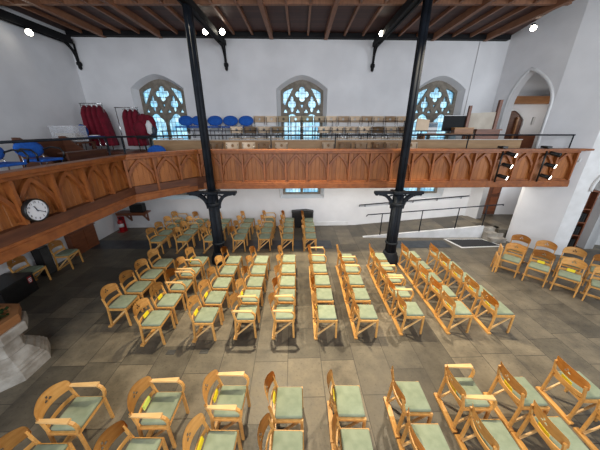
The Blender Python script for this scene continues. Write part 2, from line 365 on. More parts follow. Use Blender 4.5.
for i, x in enumerate(WIN):
    win = bpy.data.objects.new('window_%d' % (i + 1), None); COL.objects.link(win); struct(win)
    win.location = (x, WY(x) + 0.33, 0); win.rotation_euler = (0, 0, ROTF)
    outer = arch_outline(0.75, 1.295, 5.03, 5.36)
    hs = [quatre(0, 4.92, 0.25, 0.25), quatre(-0.36, 4.60, 0.15, 0.27), quatre(0.36, 4.60, 0.15, 0.27),
          [(-0.69, 4.62), (-0.60, 4.56), (-0.53, 4.72), (-0.29, 5.14), (-0.52, 5.07), (-0.68, 4.98)], [(0.69, 4.62), (0.68, 4.98), (0.52, 5.07), (0.29, 5.14), (0.53, 4.72), (0.60, 4.56)],
          [(0, 4.42), (0.065, 4.60), (-0.065, 4.60)],
          trefoil(-0.60, 4.36, 0.08), trefoil(-0.15, 4.36, 0.08), trefoil(0.15, 4.36, 0.08), trefoil(0.60, 4.36, 0.08),
          light_head(-0.36, 0.32, 1.34, 3.93, 0.36), light_head(0.36, 0.32, 1.34, 3.93, 0.36)]
    plate('tracery', 'stone_tracery', outer, hs, 0.13, None, win, bevel=0.012)
    oo, ii = arch_outline(0.88, 1.18, 5.06, 5.47), arch_outline(0.745, 1.30, 5.02, 5.35)
    mb = MB(); va = [mb.bm.verts.new((x_, -0.335, z_)) for x_, z_ in oo]; vb = [mb.bm.verts.new((x_, -0.03, z_)) for x_, z_ in ii]; vc = [mb.bm.verts.new((x_, 0.15, z_)) for x_, z_ in oo]
    for k in range(len(oo)):
        k2 = (k + 1) % len(oo); mb.bm.faces.new((va[k], va[k2], vb[k2], vb[k])); mb.bm.faces.new((vb[k], vb[k2], vc[k2], vc[k])); mb.bm.faces.new((vc[k], vc[k2], va[k2], va[k]))
    mb.build('reveal', 'plaster', win)
    g = plate('glass', 'window_sky_glass', arch_outline(0.74, 1.31, 5.03, 5.35), [], 0.012, Matrix.Translation((0, 0.03, 0)), win)
    sb = MB(); sb.box((0, 0, 2.6), (1.35, 0.03, 0.03)); sb.box((0, 0, 3.45), (1.35, 0.03, 0.03)); sb.build('saddle_bar', 'iron', win)
# left wall
lw = MB(); lw.box((-7.45, 4.2, 3.7), (0.3, 10.6, 7.6)); struct(lw.build('wall_left', 'plaster'))
bs = MB(); bs.box((0, -0.012, 0.08), (9.2, 0.024, 0.16)); o = struct(bs.build('baseboard_far', 'limewash', None, (-2.6, WY(-2.6), 0), ROTF))
# right wall: arched opening near the corner, then a canted pier and a second arch
def gothic(x0, x1, zs, za, xa, n=9, am=1.0):
    c = [((1 - math.cos(am * k / n)) / (1 - math.cos(am)), math.sin(am * k / n) / math.sin(am)) for k in range(1, n + 1)]
    return [(x0 + (xa - x0) * a, zs + (za - zs) * b_) for a, b_ in c] + [(x1 - (x1 - xa) * a, zs + (za - zs) * b_) for a, b_ in c[-2::-1]] + [(x1, zs)]
def wall_seg(name, p0, p1, holes_fn, thick=0.3, zt=7.6, mat='plaster', notch=None):
    """wall from p0 to p1, its face on the line p0-p1, thickness away from the hall"""
    p0, p1 = Vector(p0), Vector(p1); L = (p1 - p0).length
    d = (p1 - p0) / L; ang = math.atan2(d.y, d.x)
    nrm = Vector((-d.y, d.x))
    M = Matrix.Translation((p0.x + nrm.x * thick / 2, p0.y + nrm.y * thick / 2, 0)) @ Matrix.Rotation(ang, 4, 'Z')
    out = [(0, -0.1), (L, -0.1), (L, zt), (0, zt)]
    if notch:                                        # doorway open to the floor: (x0, x1, spring, apex, apex x)
        x0, x1, zs, za, xa = notch
        arc = [(x0, -0.1), (x0, zs)]
        arc += gothic(x0, x1, zs, za, xa)
        arc.append((x1, -0.1))
        out = [(0, -0.1)] + arc + [(L, -0.1), (L, zt), (0, zt)]
    return struct(plate(name, mat, out, [], thick, M))
PA, PB, PC = (6.93, 9.79), (7.47, 8.05), (8.10, 7.12)
PD = (9.9, 6.40)
wall_seg('wall_right', PA, PB, None, 0.28, notch=(0.50, 1.74, 4.42, 5.48, 0.93))
wall_seg('wall_right_pier', PB, PC, None, 0.30)
wall_seg('wall_right_arcade', PC, PD, None, 0.30, notch=(0.36, 1.75, 2.2, 3.05, 1.05), mat='limewash')
# arch moulding on the right wall
def arch_mould(parent_name, p0, p1, x0, x1, zs, za, xa, wd, off, z_bot):
    p0, p1 = Vector(p0), Vector(p1); d = (p1 - p0).normalized(); nrm = Vector((d.y, -d.x))
    def P(x, z, o_): q = p0 + d * x + nrm * o_; return (q.x, q.y, z)
    pts = [(x0, z_bot), (x0, zs)]
    pts += gothic(x0, x1, zs, za, xa)
    pts.append((x1, z_bot))
    mb = MB(); mb.tube([P(x, z, off) for x, z in pts], wd, 8)
    return struct(mb.build(parent_name, 'limewash'))
arch_mould('trim_1', PA, PB, 0.46, 1.76, 4.42, 5.52, 0.93, 0.045, 0.0, 2.6)
arch_mould('trim_2', PC, PD, 0.34, 1.77, 2.2, 3.08, 1.05, 0.05, 0.0, 2.1)
# stair lobby behind the right arch
lob = MB(); lob.box((8.3, 10.05, 3.7), (2.8, 0.3, 7.6)); struct(lob.build('wall_lobby', 'plaster'))
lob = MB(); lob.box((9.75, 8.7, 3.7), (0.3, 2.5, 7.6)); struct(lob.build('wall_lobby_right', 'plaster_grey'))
lob = MB(); lob.box((8.5, 9.0, 2.42), (2.2, 1.75, 0.3)); struct(lob.build('floor_lobby_upper', 'dark_wood'))
lob = MB(); lob.box((8.35, 9.02, 0.20), (2.4, 1.7, 0.40)); struct(lob.build('floor_lobby', 'flagstones'))
lob = MB(); lob.box((8.4, 9.75, 4.72), (2.3, 0.22, 0.24)); struct(lob.build('trim_3', 'mid_wood'))
# lower lobby door
d = bpy.data.objects.new('door_1', None); COL.objects.link(d); struct(d); d.location = (7.78, 9.86, 0.42)
mb = MB(); mb.box((0, 0, 0.95), (0.82, 0.06, 1.9)); mb.build('leaf', 'dark_wood', d)
mb = MB(); [mb.box((sx * 0.2, -0.035, z), (0.28, 0.02, h)) for sx in (-1, 1) for z, h in ((0.45, 0.6), (1.3, 0.85))]; mb.build('panel', 'red_wood', d)
mb = MB(); mb.tube([(0.33, -0.03, 0.9), (0.33, -0.09, 0.9), (0.25, -0.09, 0.9)], 0.012, 8); mb.build('door_handle', 'iron', d)
# upper lobby door with an arched head
d = bpy.data.objects.new('door_2', None); COL.objects.link(d); struct(d); d.location = (7.74, 9.86, 2.57); d.scale = (1.25, 1, 1.0)
plate('frame', 'limewash', arch_outline(0.46, 0, 1.5, 1.92), [arch_outline(0.36, -0.0 + 0.01, 1.5, 1.82)], 0.14, None, d)
plate('leaf', 'dark_wood', arch_outline(0.36, 0, 1.5, 1.82), [], 0.05, Matrix.Translation((0, 0.01, 0)), d)
mb = MB(); mb.bar((0.18, -0.06, 0.02), (0.18, -0.06, 1.6), 0.07, 0.05); mb.bar((-0.3, -0.06, 1.0), (0.18, -0.06, 1.0), 0.06, 0.04); mb.build('batten', 'mid_wood', d)
# room beyond the second right arch
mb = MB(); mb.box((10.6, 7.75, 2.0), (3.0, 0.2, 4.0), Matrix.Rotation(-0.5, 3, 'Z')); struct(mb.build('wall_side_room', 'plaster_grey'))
# ceiling
CZ = 6.5
ce = MB(); ce.prism([(-7.4, 1.5), (5.3, 1.5), (6.3, 7.1), (6.9, 9.85), (-7.4, 9.4)], CZ + 0.10, CZ + 0.3); ceil = struct(ce.build('ceiling', 'ceiling_boards'))
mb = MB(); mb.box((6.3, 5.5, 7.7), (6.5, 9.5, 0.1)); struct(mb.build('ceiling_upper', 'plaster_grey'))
for k in range(-12, 12):
    x = k * 0.58 + 0.25
    if x < -7.1 or x > 6.6: continue
    big = k in (-11, -8, -5, -2, 1, 4, 7, 10)
    y0 = 1.6; y1 = WY(x) - 0.05
    if x > 5.3: y0 = 1.6 + (x - 5.3) * 5.5
    mb = MB(); wd, hh = (0.11, 0.16) if big else (0.055, 0.09)
    mb.box((x, (y0 + y1) / 2, CZ + 0.10 - hh / 2), (wd, y1 - y0, hh)); mb.build('rafter', 'rafter_wood', ceil)
for y in (2.7, 5.0, 7.3):
    x1 = 5.4 + max(0, (y - 1.5)) * 0.165
    mb = MB(); mb.box(((x1 - 7.25) / 2, y, CZ + 0.06), (x1 + 7.25, 0.10, 0.11)); mb.build('purlin', 'rafter_wood', ceil)
mb = MB(); mb.box((0, -0.09, CZ + 0.03), (14.0, 0.20, 0.13)); mb.build('wall_plate', 'beam_black', ceil, (-0.2, WY(-0.2), 0), ROTF)
# ramp, steps
RZ = lambda x: max(0.0, 0.02 + (x - 2.45) / 4.4 * 0.42)
def wedge(y0, y1, x0, x1, z0, z1):
    return [(x0, y0, 0), (x1, y0, 0), (x1, y1, 0), (x0, y1, 0), (x0, y0, z0), (x1, y0, z1), (x1, y1, z1), (x0, y1, z0)]
mb = MB(); mb.hull(wedge(8.46, 9.66, 2.35, 6.75, 0.01, 0.43)); struct(mb.build('floor_ramp', 'flagstones'))
mb = MB(); mb.hull(wedge(8.36, 8.458, 2.35, 6.75, 0.03, 0.46)); struct(mb.build('trim_4', 'limewash'))
for k, (x0, x1, z) in enumerate(((6.76, 6.99, 0.42), (6.99, 7.2, 0.28), (7.2, 7.42, 0.14))):
    pass
for k in range(3):
    mb = MB(); mb.box((7.05, 8.42 - 0.13 + 0.13 - k * 0.2, (0.40 - k * 0.13) / 2), (0.56 + 0.0 * k, 0.199, 0.40 - k * 0.13)); struct(mb.build('floor_step_%d' % (k + 1), 'stone_pale'))
mb = MB(); mb.box((6.98, 9.1, 0.20), (0.44, 1.15, 0.40)); struct(mb.build('floor_landing', 'flagstones'))

# ------------------------------------------------------------------ gallery
gal = thing('gallery', 'brown panelled timber gallery with pointed arch boarding around two sides', 'gallery')
F0, F1, F2, F3 = Vector((-3.86, 0.9)), Vector((-3.86, 5.5)), Vector((-2.75, 6.90)), Vector((7.84, 7.21))
segs = [(F0, F1, 8), (F1, F2, 3), (F2, F3, 18)]
ZB, ZT = 2.20, 3.27
pool = []
def panel_mesh(wd):
    mb = MB(); mb.box((0, 0.05, (ZB + ZT) / 2), (wd, 0.03, ZT - ZB - 0.06)); return mb
for (a, bb, npan) in segs:
    d = (bb - a); L = d.length; ang = math.atan2(d.y, d.x); wd = L / npan
    M = Matrix.Translation((a.x, a.y, 0)) @ Matrix.Rotation(ang, 4, 'Z')
    # long rails of this run
    mb = MB(); mb.box((L / 2, -0.01, ZT - 0.03), (L + (0.12 if bb is F3 else 0.02), 0.24, 0.06)); mb.box((L / 2, 0.0, ZT - 0.085), (L, 0.17, 0.055))
    if bb is F3: mb.box((L + 0.18, -0.01, ZT - 0.028), (0.30, 0.22, 0.05))
    mb.build('top_rail', 'gallery_wood', gal, a.to_3d(), ang, 0.008)
    mb = MB(); mb.box((L / 2, 0.0, ZB + 0.07), (L, 0.20, 0.14)); mb.box((L / 2, -0.02, ZB + 0.16), (L, 0.14, 0.05)); mb.box((L / 2, 0.02, ZB + 0.20), (L, 0.10, 0.04))
    mb.build('bottom_rail', 'gallery_wood', gal, a.to_3d(), ang, 0.01)
    pm = panel_mesh(wd - 0.002).mesh('panel'); pm.materials.append(MAT['gallery_boards'])
    # arch moulding: a pointed hood inside each bay
    hw = wd / 2 - 0.03
    def hood(hw, zs, za, n=8):
        pts = []
        for i in range(n + 1):
            t = i / n; pts.append((-hw + hw * (t ** 1.15), zs + (za - zs) * (1 - (1 - t) ** 1.22)))
        return pts + [(-x, z) for x, z in pts[-2::-1]]
    o_ = [(-hw, 2.60)] + hood(hw, 2.84, 3.15) + [(hw, 2.60)]
    i_ = [(hw - 0.012, 2.60)] + [(x * (hw - 0.03) / hw, z - 0.062) for x, z in hood(hw, 2.84, 3.15)[::-1]] + [(-hw + 0.012, 2.60)]
    am0 = plate('arch_moulding', 'gallery_wood', o_ + i_, [], 0.055, Matrix.Translation((0, 0.005, 0)), None, bevel=0.006)
    am = am0.data; bpy.data.objects.remove(am0)
    mm = MB(); mm.box((0, -0.015, (ZB + ZT) / 2 + 0.03), (0.045, 0.12, ZT - ZB - 0.25)); mm = mm.mesh('muntin'); mm.materials.append(MAT['gallery_wood'])
    for k in range(npan):
        c = a + d / L * wd * (k + 0.5)
        p = bpy.data.objects.new('panel', pm); COL.objects.link(p); p.parent = gal; p.location = (c.x, c.y, 0); p.rotation_euler = (0, 0, ang)
        q = bpy.data.objects.new('arch_moulding', am); COL.objects.link(q); q.parent = p
        c = a + d / L * wd * k
        q = bpy.data.objects.new('muntin', mm); COL.objects.link(q); q.parent = gal; q.location = (c.x, c.y, 0); q.rotation_euler = (0, 0, ang)
q = bpy.data.objects.new('muntin', mm); COL.objects.link(q); q.parent = gal; q.location = (F3.x - 0.03, F3.y, 0); q.rotation_euler = (0, 0, ROTF)
# decks: left deck, corner, far deck with two risers
mb = MB(); mb.prism([(-3.78, 0.9), (-3.78, 5.55), (-2.5, 7.02), (6.9, 7.28), (7.80, 7.30), (7.50, 7.75), (7.2, 8.05), (6.88, 9.1), (6.85, 9.72), (-7.29, 9.30), (-7.29, 0.9)], 2.25, 2.55); mb.build('deck', 'dark_wood', gal)
mb = MB(); mb.box((0, 0, 0), (11.6, 0.05, 0.90)); mb.build('riser_panel', 'tan_board', gal, (1.3, 8.16, 3.0), ROTF)
mb = MB(); mb.box((0, 0, 0), (11.6, 0.09, 0.022)); mb.build('riser_ledge', 'cream_ledge', gal, (1.3, 8.15, 3.461), ROTF)
mb = MB(); mb.box((0, 0, 0), (11.6, 1.2, 0.5)); mb.build('tier', 'dark_wood', gal, (1.3, 8.81, 2.80), ROTF)
mb = MB(); mb.box((0, 0, 0), (9.6, 0.75, 0.10)); mb.build('tier', 'dark_wood', gal, (1.3, 7.74, 2.552), ROTF)
mb = MB(); mb.box((0, 0, 0), (11.6, 0.62, 0.35)); mb.build('tier', 'dark_wood', gal, (1.3, 9.24, 3.22), ROTF)
mb = MB(); mb.box((-6.0, 3.9, 2.665), (2.4, 3.4, 0.228)); mb.build('tier', 'dark_wood', gal)
mb = MB(); mb.box((-6.0, 6.65, 2.60), (2.4, 2.05, 0.10)); mb.build('tier', 'dark_wood', gal)
# soffit boards seen under the gallery
# end bracket of the far front
mb = MB(); mb.tube([(8.0, 7.24, 2.9), (8.06, 7.24, 3.05), (8.16, 7.24, 3.2)], 0.02, 8); mb.build('end_bracket', 'white_paint', gal)

# black handrail above the parapet
hr = thing('gallery_handrail', 'thin black metal handrail running above the gallery front', 'handrail')
mb = MB()
off = 0.16
pts = [(-4.06, 1.0), (-4.06, 5.62), (-2.66, 7.12), (7.75, 7.38)]
mb.tube([(x, y, 3.62) for x, y in pts], 0.02, 8); mb.build('top_bar', 'iron', hr)
posts = [(-4.06, 2.6), (-4.06, 5.45), (-3.94, 5.75), (-2.5, 7.125), (-0.8, 7.165), (0.98, 7.21), (2.9, 7.26), (4.72, 7.30), (7.72, 7.38)]
for x, y in posts:
    mb = MB(); mb.tube([(x, y, 2.55), (x, y, 3.62)], 0.016, 8); mb.build('post', 'iron', hr)
# rails in front of the upper gallery rows
for zz, yy, nm in ((3.72, 8.22, 'thin dark rail in front of the second gallery chair row'), (4.02, 8.93, 'thin dark rail in front of the back gallery chair row')):
    t = thing('guard_rail', nm, 'rail', (0, 0, 0))
    mb = MB(); x0, x1 = (-4.3, 5.4) if zz < 3.9 else (-0.2, 3.6)
    mb.tube([(x0, yy + TH * x0, zz), (x1, yy + TH * x1, zz)], 0.013, 6); mb.build('bar', 'iron', t)
    n = 7 if zz < 3.9 else 4
    for k in range(n):
        x = x0 + 0.06 + (x1 - x0 - 0.12) * k / (n - 1)
        mb = MB(); zb = 3.052 if zz < 3.9 else 3.052
        mb.tube([(x, yy + TH * x, zb), (x, yy + TH * x, zz)], 0.011, 6); mb.build('post', 'iron', t)

# iron columns
def column(x, y, label):
    t = thing('iron_column', label, 'column', (x, y, 0))
    mb = MB(); mb.lathe([(0.27, 0), (0.27, 0.10), (0.25, 0.14), (0.25, 0.20), (0.21, 0.26), (0.20, 0.32), (0.185, 0.35)], 16); mb.build('base', 'iron', t)
    mb = MB()
    mb.tube([(0, 0, 0.3), (0, 0, 2.1)], 0.11, 12)
    for k in range(4):
        a = k * PI / 2 + PI / 4; mb.tube([(0.10 * math.cos(a), 0.10 * math.sin(a), 0.3), (0.09 * math.cos(a), 0.09 * math.sin(a), 2.1)], 0.066, 10)
    mb.build('lower_shaft', 'iron', t)
    mb = MB()
    mb.tube([(0, 0, 2.1), (0, 0, CZ + 0.08)], 0.072, 12)
    for k in range(4):
        a = k * PI / 2 + PI / 4; mb.tube([(0.064 * math.cos(a), 0.064 * math.sin(a), 2.1), (0.055 * math.cos(a), 0.055 * math.sin(a), CZ + 0.08)], 0.048, 10)
    mb.build('upper_shaft', 'iron', t)
    mb = MB(); mb.lathe([(0.175, 1.78), (0.20, 1.80), (0.20, 1.86), (0.175, 1.88)], 16); mb.lathe([(0.17, 0.62), (0.185, 0.63), (0.185, 0.66), (0.17, 0.67)], 16); mb.build('collar', 'iron', t)
    for s_ in (-1, 1):
        mb = MB(); pts = []
        for k in range(9):
            q = k / 8 * PI / 2; pts.append((s_ * (0.14 + 0.40 * (1 - math.cos(q))), 0, 1.70 + 0.42 * math.sin(q)))
        mb.ribbon(pts, (0, 0.10, 0), 0.085)
        mb.box((s_ * 0.36, 0, 2.155), (0.62, 0.12, 0.07))
        mb.tube([(s_ * 0.17, 0, 2.08), (s_ * 0.30, 0, 2.02)], 0.025, 8)
        mb.lathe([(0.03, 2.07), (0.05, 2.09), (0.05, 2.14)], 10, (s_ * 0.60, 0, 0))
        mb.build('bracket', 'iron', t)
    mb = MB(); mb.box((0, 0.0, 2.17), (0.36, 0.36, 0.06)); mb.build('capital', 'iron', t)
column(-2.42, 6.62, 'black cast iron column with curved brackets at the left gallery corner')
column(2.72, 6.62, 'black cast iron column with curved brackets in front of the wall handrails')

# roof beams with wall brackets
def roof_beam(x, label, y0=2.0, wall=False):
    t = thing('roof_beam', label, 'beam', (x, 0, 0))
    y1 = WY(x) - 0.20
    mb = MB(); mb.box((0, (y0 + y1) / 2, 6.30), (0.20, y1 - y0, 0.10)); mb.box((-0.07, (y0 + y1) / 2, 6.24), (0.045, y1 - y0, 0.03)); mb.box((0.07, (y0 + y1) / 2, 6.24), (0.045, y1 - y0, 0.03)); mb.box((0, (y0 + y1) / 2, 6.385), (0.13, y1 - y0, 0.07)); mb.build('beam', 'beam_black', t)
    mb = MB(); pts = []
    for k in range(9):
        q = k / 8 * PI / 2; pts.append((0, y1 + 0.10 - 0.45 * (1 - math.cos(q)) , 5.80 + 0.44 * math.sin(q)))
    mb.ribbon(pts, (0.07, 0, 0), 0.05); mb.tube([(0, y1 + 0.12, 5.62), (0, y1 + 0.12, 6.28)], 0.03, 8)
    mb.lathe([(0.02, 5.56), (0.05, 5.60), (0.05, 5.66), (0.075, 5.70), (0.075, 5.76), (0.04, 5.80)], 10, (0, y1 + 0.12, 0))
    mb.build('bracket', 'beam_black', t)
    return t
roof_beam(-2.42, 'black roof beam with bracket above the left iron column')
roof_beam(2.42, 'black roof beam with bracket running over the right iron column')
roof_beam(-7.12, 'black roof beam along the left wall with corner bracket')
# roof spotlights
def lamp(loc, aim, label, group):
    t = thing('spotlight', label, 'lamp', loc, 0, group)
    d = (Vector(aim) - Vector(loc)).normalized()
    q = d.to_track_quat('-Z', 'Y').to_matrix()
    mb = MB(); mb.lathe([(0.03, 0.16), (0.06, 0.14), (0.075, 0.05), (0.085, -0.02), (0.085, -0.05)], 16)
    bmesh.ops.transform(mb.bm, matrix=q.to_4x4(), verts=mb.bm.verts[:]); mb.build('housing', 'black_plastic', t)
    mb = MB(); mb.lathe([(0.072, -0.052), (0.072, -0.057)], 16)
    bmesh.ops.transform(mb.bm, matrix=q.to_4x4(), verts=mb.bm.verts[:]); mb.build('lens', 'lamp_lens', t)
    return t
G = 'bright spotlights under the roof beams'
def lmp(loc, aim, bx, label):
    t = lamp(loc, aim, label, G)
    mb = MB(); mb.bar((0, 0, 0.08), (bx - loc[0], 0, 6.30 - loc[2]), 0.03, 0.03); mb.build('arm', 'black_plastic', t)
lmp((-2.68, 8.5, 6.36), (-1.8, 1.5, 1.5), -2.52, 'bright spotlight left of the bracketed beam, of the pair near the left column')
lmp((-2.20, 8.5, 6.36), (-1.0, 1.5, 1.5), -2.32, 'bright spotlight right of the bracketed beam, of the pair near the left column')
lmp((2.32, 8.5, 6.32), (1.5, 1.5, 1.5), 2.40, 'bright spotlight on the roof beam by the right column')
lmp((-7.0, 7.75, 6.12), (-2.5, 1.0, 1.5), -7.12, 'bright spotlight high on the left wall beam')
t = lamp((6.62, 8.55, 6.46), (3.0, 2.0, 1.5), 'bright spotlight high up above the right pointed arch', G)
mb = MB(); mb.bar((0, 0, 0.05), (0.2, 0.2, 0.10), 0.03, 0.03); mb.build('arm', 'black_plastic', t)

# ------------------------------------------------------------------ wooden church chair
def make_chair(arms=False):
    t = thing('church_chair', 'x', 'chair'); P = [t]
    W = 0.205
    mb = MB(); mb.box((-0.032, 0, 0.443), (0.345, 0.385, 0.05), None, 0.02)
    seat = mb.build('seat', 'seat_green', t)
    for p in seat.data.polygons: p.use_smooth = True
    P.append(seat)
    mb = MB()
    for s_ in (-1, 1): mb.box((-0.035, s_ * W, 0.405), (0.37, 0.024, 0.042))
    mb.box((0.130, 0, 0.397), (0.022, 0.386, 0.04)); mb.box((-0.205, 0, 0.397), (0.022, 0.386, 0.04)); P.append(mb.build('seat_frame', 'chair_wood', t))
    for s_ in (-1, 1):
        mb = MB(); mb.bar((0.142, s_ * W, 0.0), (0.132, s_ * W, 0.43), 0.036, 0.026, (0, 1, 0)); P.append(mb.build('leg', 'chair_wood', t))
        mb = MB(); mb.bar((-0.245, s_ * W, 0.0), (-0.212, s_ * W, 0.45), 0.036, 0.026, (0, 1, 0)); P.append(mb.build('leg', 'chair_wood', t))
        mb = MB(); mb.bar((-0.212, s_ * W, 0.44), (-0.262, s_ * (W - 0.006), 0.672), 0.032, 0.022, (0, 1, 0)); P.append(mb.build('back_post', 'chair_wood', t))
        mb = MB(); mb.bar((-0.235, s_ * (W - 0.024), 0.045), (0.125, s_ * (W - 0.024), 0.385), 0.030, 0.02, (0, 1, 0)); P.append(mb.build('brace', 'chair_wood_edge', t))
    mb = MB(); mb.box((-0.250, 0, 0.016), (0.066, 0.52, 0.03)); P.append(mb.build('floor_rail', 'chair_wood', t))
    # curved backrest with the three small holes
    NY, NZ = 46, 22
    bm = bmesh.new(); hw = 0.222
    def zt(u): return 0.812 - 0.065 * abs(u) ** 2.2 - (0.03 * max(0, (abs(u) - 0.9) / 0.1) ** 2)
    def zb(u): return 0.600 + 0.012 * (1 - u * u) + (0.03 * max(0, (abs(u) - 0.9) / 0.1) ** 2)
    def X(u, z): return -0.222 - 0.075 * (1 - u * u) - (z - 0.60) * 0.20
    V = [[None] * (NZ + 1) for _ in range(NY + 1)]
    for i in range(NY + 1):
        u = -1 + 2 * i / NY
        for j in range(NZ + 1):
            z = zb(u) + (zt(u) - zb(u)) * j / NZ
            V[i][j] = bm.verts.new((X(u, z), u * hw, z))
    H = [(0.0, 0.735, 0.011, 0.018), (-0.024, 0.697, 0.014, 0.013), (0.024, 0.697, 0.014, 0.013)]
    for i in range(NY):
        for j in range(NZ):
            c = (V[i][j].co + V[i + 1][j + 1].co) / 2
            if any(((c.y - hy) / ry) ** 2 + ((c.z - hz) / rz) ** 2 < 1 for hy, hz, ry, rz in H): continue
            f = bm.faces.new((V[i][j], V[i + 1][j], V[i + 1][j + 1], V[i][j + 1])); f.smooth = True
    for v in [v for v in bm.verts if not v.link_faces]: bm.verts.remove(v)
    bmesh.ops.solidify(bm, geom=bm.faces[:], thickness=0.016)
    me = bpy.data.meshes.new('backrest'); bm.to_mesh(me); bm.free(); me.materials.append(MAT['chair_wood']); me.materials.append(MAT['chair_wood_edge'])
    for p in me.polygons:
        if abs(p.normal.z) > 0.8 : p.material_index = 1; p.use_smooth = False
    bo = bpy.data.objects.new('backrest', me); COL.objects.link(bo); bo.parent = t; P.append(bo)
    mb = MB(); pts = [(-0.226 - 0.04 * (1 - (k / 5 - 1) ** 2), (k / 5 - 1) * 0.192, 0.485) for k in range(11)]
    mb.ribbon(pts, (0, 0, 0.055), 0.014); P.append(mb.build('back_slat', 'chair_wood', t))
    if arms:
        for s_ in (-1, 1):
            mb = MB(); mb.hull([(-0.262, s_ * 0.197, 0.640), (-0.262, s_ * 0.233, 0.640), (0.115, s_ * 0.192, 0.640), (0.115, s_ * 0.252, 0.640), (-0.262, s_ * 0.197, 0.662), (-0.262, s_ * 0.233, 0.662), (0.115, s_ * 0.192, 0.664), (0.115, s_ * 0.252, 0.664)]); P.append(mb.build('armrest', 'chair_wood_edge', t))
            mb = MB(); pts = [(0.137, s_ * 0.212, 0.42), (0.158, s_ * 0.214, 0.48), (0.164, s_ * 0.218, 0.54), (0.145, s_ * 0.220, 0.595), (0.098, s_ * 0.222, 0.638)]
            mb.ribbon(pts, (0, 0.034, 0), 0.028); P.append(mb.build('arm_support', 'chair_wood', t))
    index_tree(t, P)
    return t
chair_p = make_chair(False); arm_p = make_chair(True)
used = {'c': False, 'a': False}
def place_chair(x, y, rz, label, group, arms=False):
    k = 'a' if arms else 'c'; proto = arm_p if arms else chair_p
    if not used[k]:
        used[k] = True; o = proto; o.location = (x, y, 0); o.rotation_euler = (0, 0, rz); o['label'] = label; o['group'] = group
    else: o = dup(proto, (x, y, 0), rz, label, group)
    return o
def card(x, y, rz, z, label, lime=False, dy=0.0):
    mb = MB(); mb.box((0, 0, 0.036), (0.006, 0.14, 0.072), Matrix.Rotation(-0.2, 3, 'Y')); mb.box((0.006, 0.01, 0.032), (0.004, 0.13, 0.062), Matrix.Rotation(-0.2, 3, 'Y'))
    c, s_ = math.cos(rz), math.sin(rz); lx, ly = -0.232, dy
    o = mb.build('prayer_card', 'lime_card' if lime else 'yellow_card', None, (x + c * lx - s_ * ly, y + s_ * lx + c * ly, z), rz)
    tag(o, label, 'card', 'yellow cards tucked behind the chair seats'); return o
CARD_Z = 0.469

# middle block: ten files of chairs, listed far to near
MID = [(-3.65, [5.77, 5.22, 4.70, 4.18]), (-2.72, [5.88, 5.33, 4.77, 4.23, 3.70]), (-1.79, [5.92, 5.40, 4.85, 4.32, 3.79]), (-1.03, [5.93, 5.41, 4.88, 4.37, 3.86]),
       (-0.285, [5.99, 5.46, 4.91, 4.39, 3.87]), (0.53, [6.03, 5.48, 4.95, 4.42, 3.86]), (1.31, [6.05, 5.49, 4.96, 4.43, 3.87]), (2.22, [6.10, 5.58, 5.05, 4.52, 3.96]),
       (3.18, [6.21, 5.64, 5.07, 4.53, 3.99]), (3.98, [6.17, 5.62, 5.08, 4.54, 3.99])]
ARM = {(1, 1), (1, 2), (3, 4), (4, 4), (5, 0), (6, 1), (7, 2), (7, 3)}
CARDS = {(1, 0), (1, 3), (1, 4), (2, 3), (2, 4), (3, 3), (5, 4), (6, 3), (6, 4), (7, 0), (7, 2), (7, 4), (8, 2), (8, 3), (8, 4), (9, 1), (9, 2), (9, 3), (9, 4)}
DEPTH5 = ['farthest', 'second farthest', 'middle', 'second nearest', 'nearest']; DEPTH4 = ['farthest', 'second farthest', 'second nearest', 'nearest']
FILE = ['leftmost', 'second from left', 'third from left', 'fourth from left', 'fifth from left', 'fifth from right', 'fourth from right', 'third from right', 'second from right', 'rightmost']
for i, (x, ys) in enumerate(MID):
    for j, y in enumerate(ys):
        dj = (DEPTH5 if len(ys) == 5 else DEPTH4)[j]
        a = (i, j) in ARM
        jx = random.uniform(-0.012, 0.012) + 0.02; rz = random.uniform(-0.025, 0.025)
        place_chair(x + jx, y, rz, '%s, green seat, %s in %s file of middle block' % ('wooden armchair' if a else 'wooden chair', dj, FILE[i]), 'chairs of the middle block', a)
        if (i, j) in CARDS:
            card(x + jx, y, rz, CARD_Z, 'yellow card behind %s chair seat, %s file of middle block' % (dj, FILE[i]), dy=random.uniform(-0.06, 0.03))
# near block in front of the camera
NEAR = [(-2.78, [(2.03, 1), (1.50, 0)]), (-1.745, [(2.09, 1), (1.555, 0)]), (-0.885, [(2.18, 1), (1.63, 0)]), (-0.11, [(2.16, 0), (1.63, 0)]), (0.68, [(2.18, 0), (1.65, 0)]),
        (1.54, [(2.24, 0), (1.70, 0)]), (2.325, [(2.30, 1), (1.75, 0)]), (3.09, [(2.31, 0), (1.78, 0)]), (3.98, [(2.40, 0), (1.83, 0)])]
NCARD = {(1, 0): 1, (2, 0): 0, (2, 1): 0, (3, 0): 0, (4, 0): 0, (5, 0): 0, (5, 1): 0, (6, 0): 0, (7, 0): 0, (7, 1): 0, (8, 0): 0}
NF = ['leftmost', 'second from left', 'third from left', 'fourth from left', 'centre', 'fourth from right', 'third from right', 'second from right', 'rightmost']
for i, (x, cs) in enumerate(NEAR):
    for j, (y, a) in enumerate(cs):
        rz = random.uniform(-0.02, 0.02)
        row = 'rear' if j == 0 else 'front'
        place_chair(x, y, rz, '%s, green seat, %s in the %s row nearest the camera' % ('wooden armchair' if a else 'wooden chair', NF[i], 'farther' if j == 0 else 'cropped'), 'chairs of the near block', bool(a))
        if (i, j) in NCARD:
            card(x, y, rz, CARD_Z, '%s card behind %s chair of %s row nearest the camera' % ('lime yellow' if NCARD[i, j] else 'yellow', NF[i], 'farther' if j == 0 else 'cropped'), bool(NCARD[i, j]), dy=0.02)
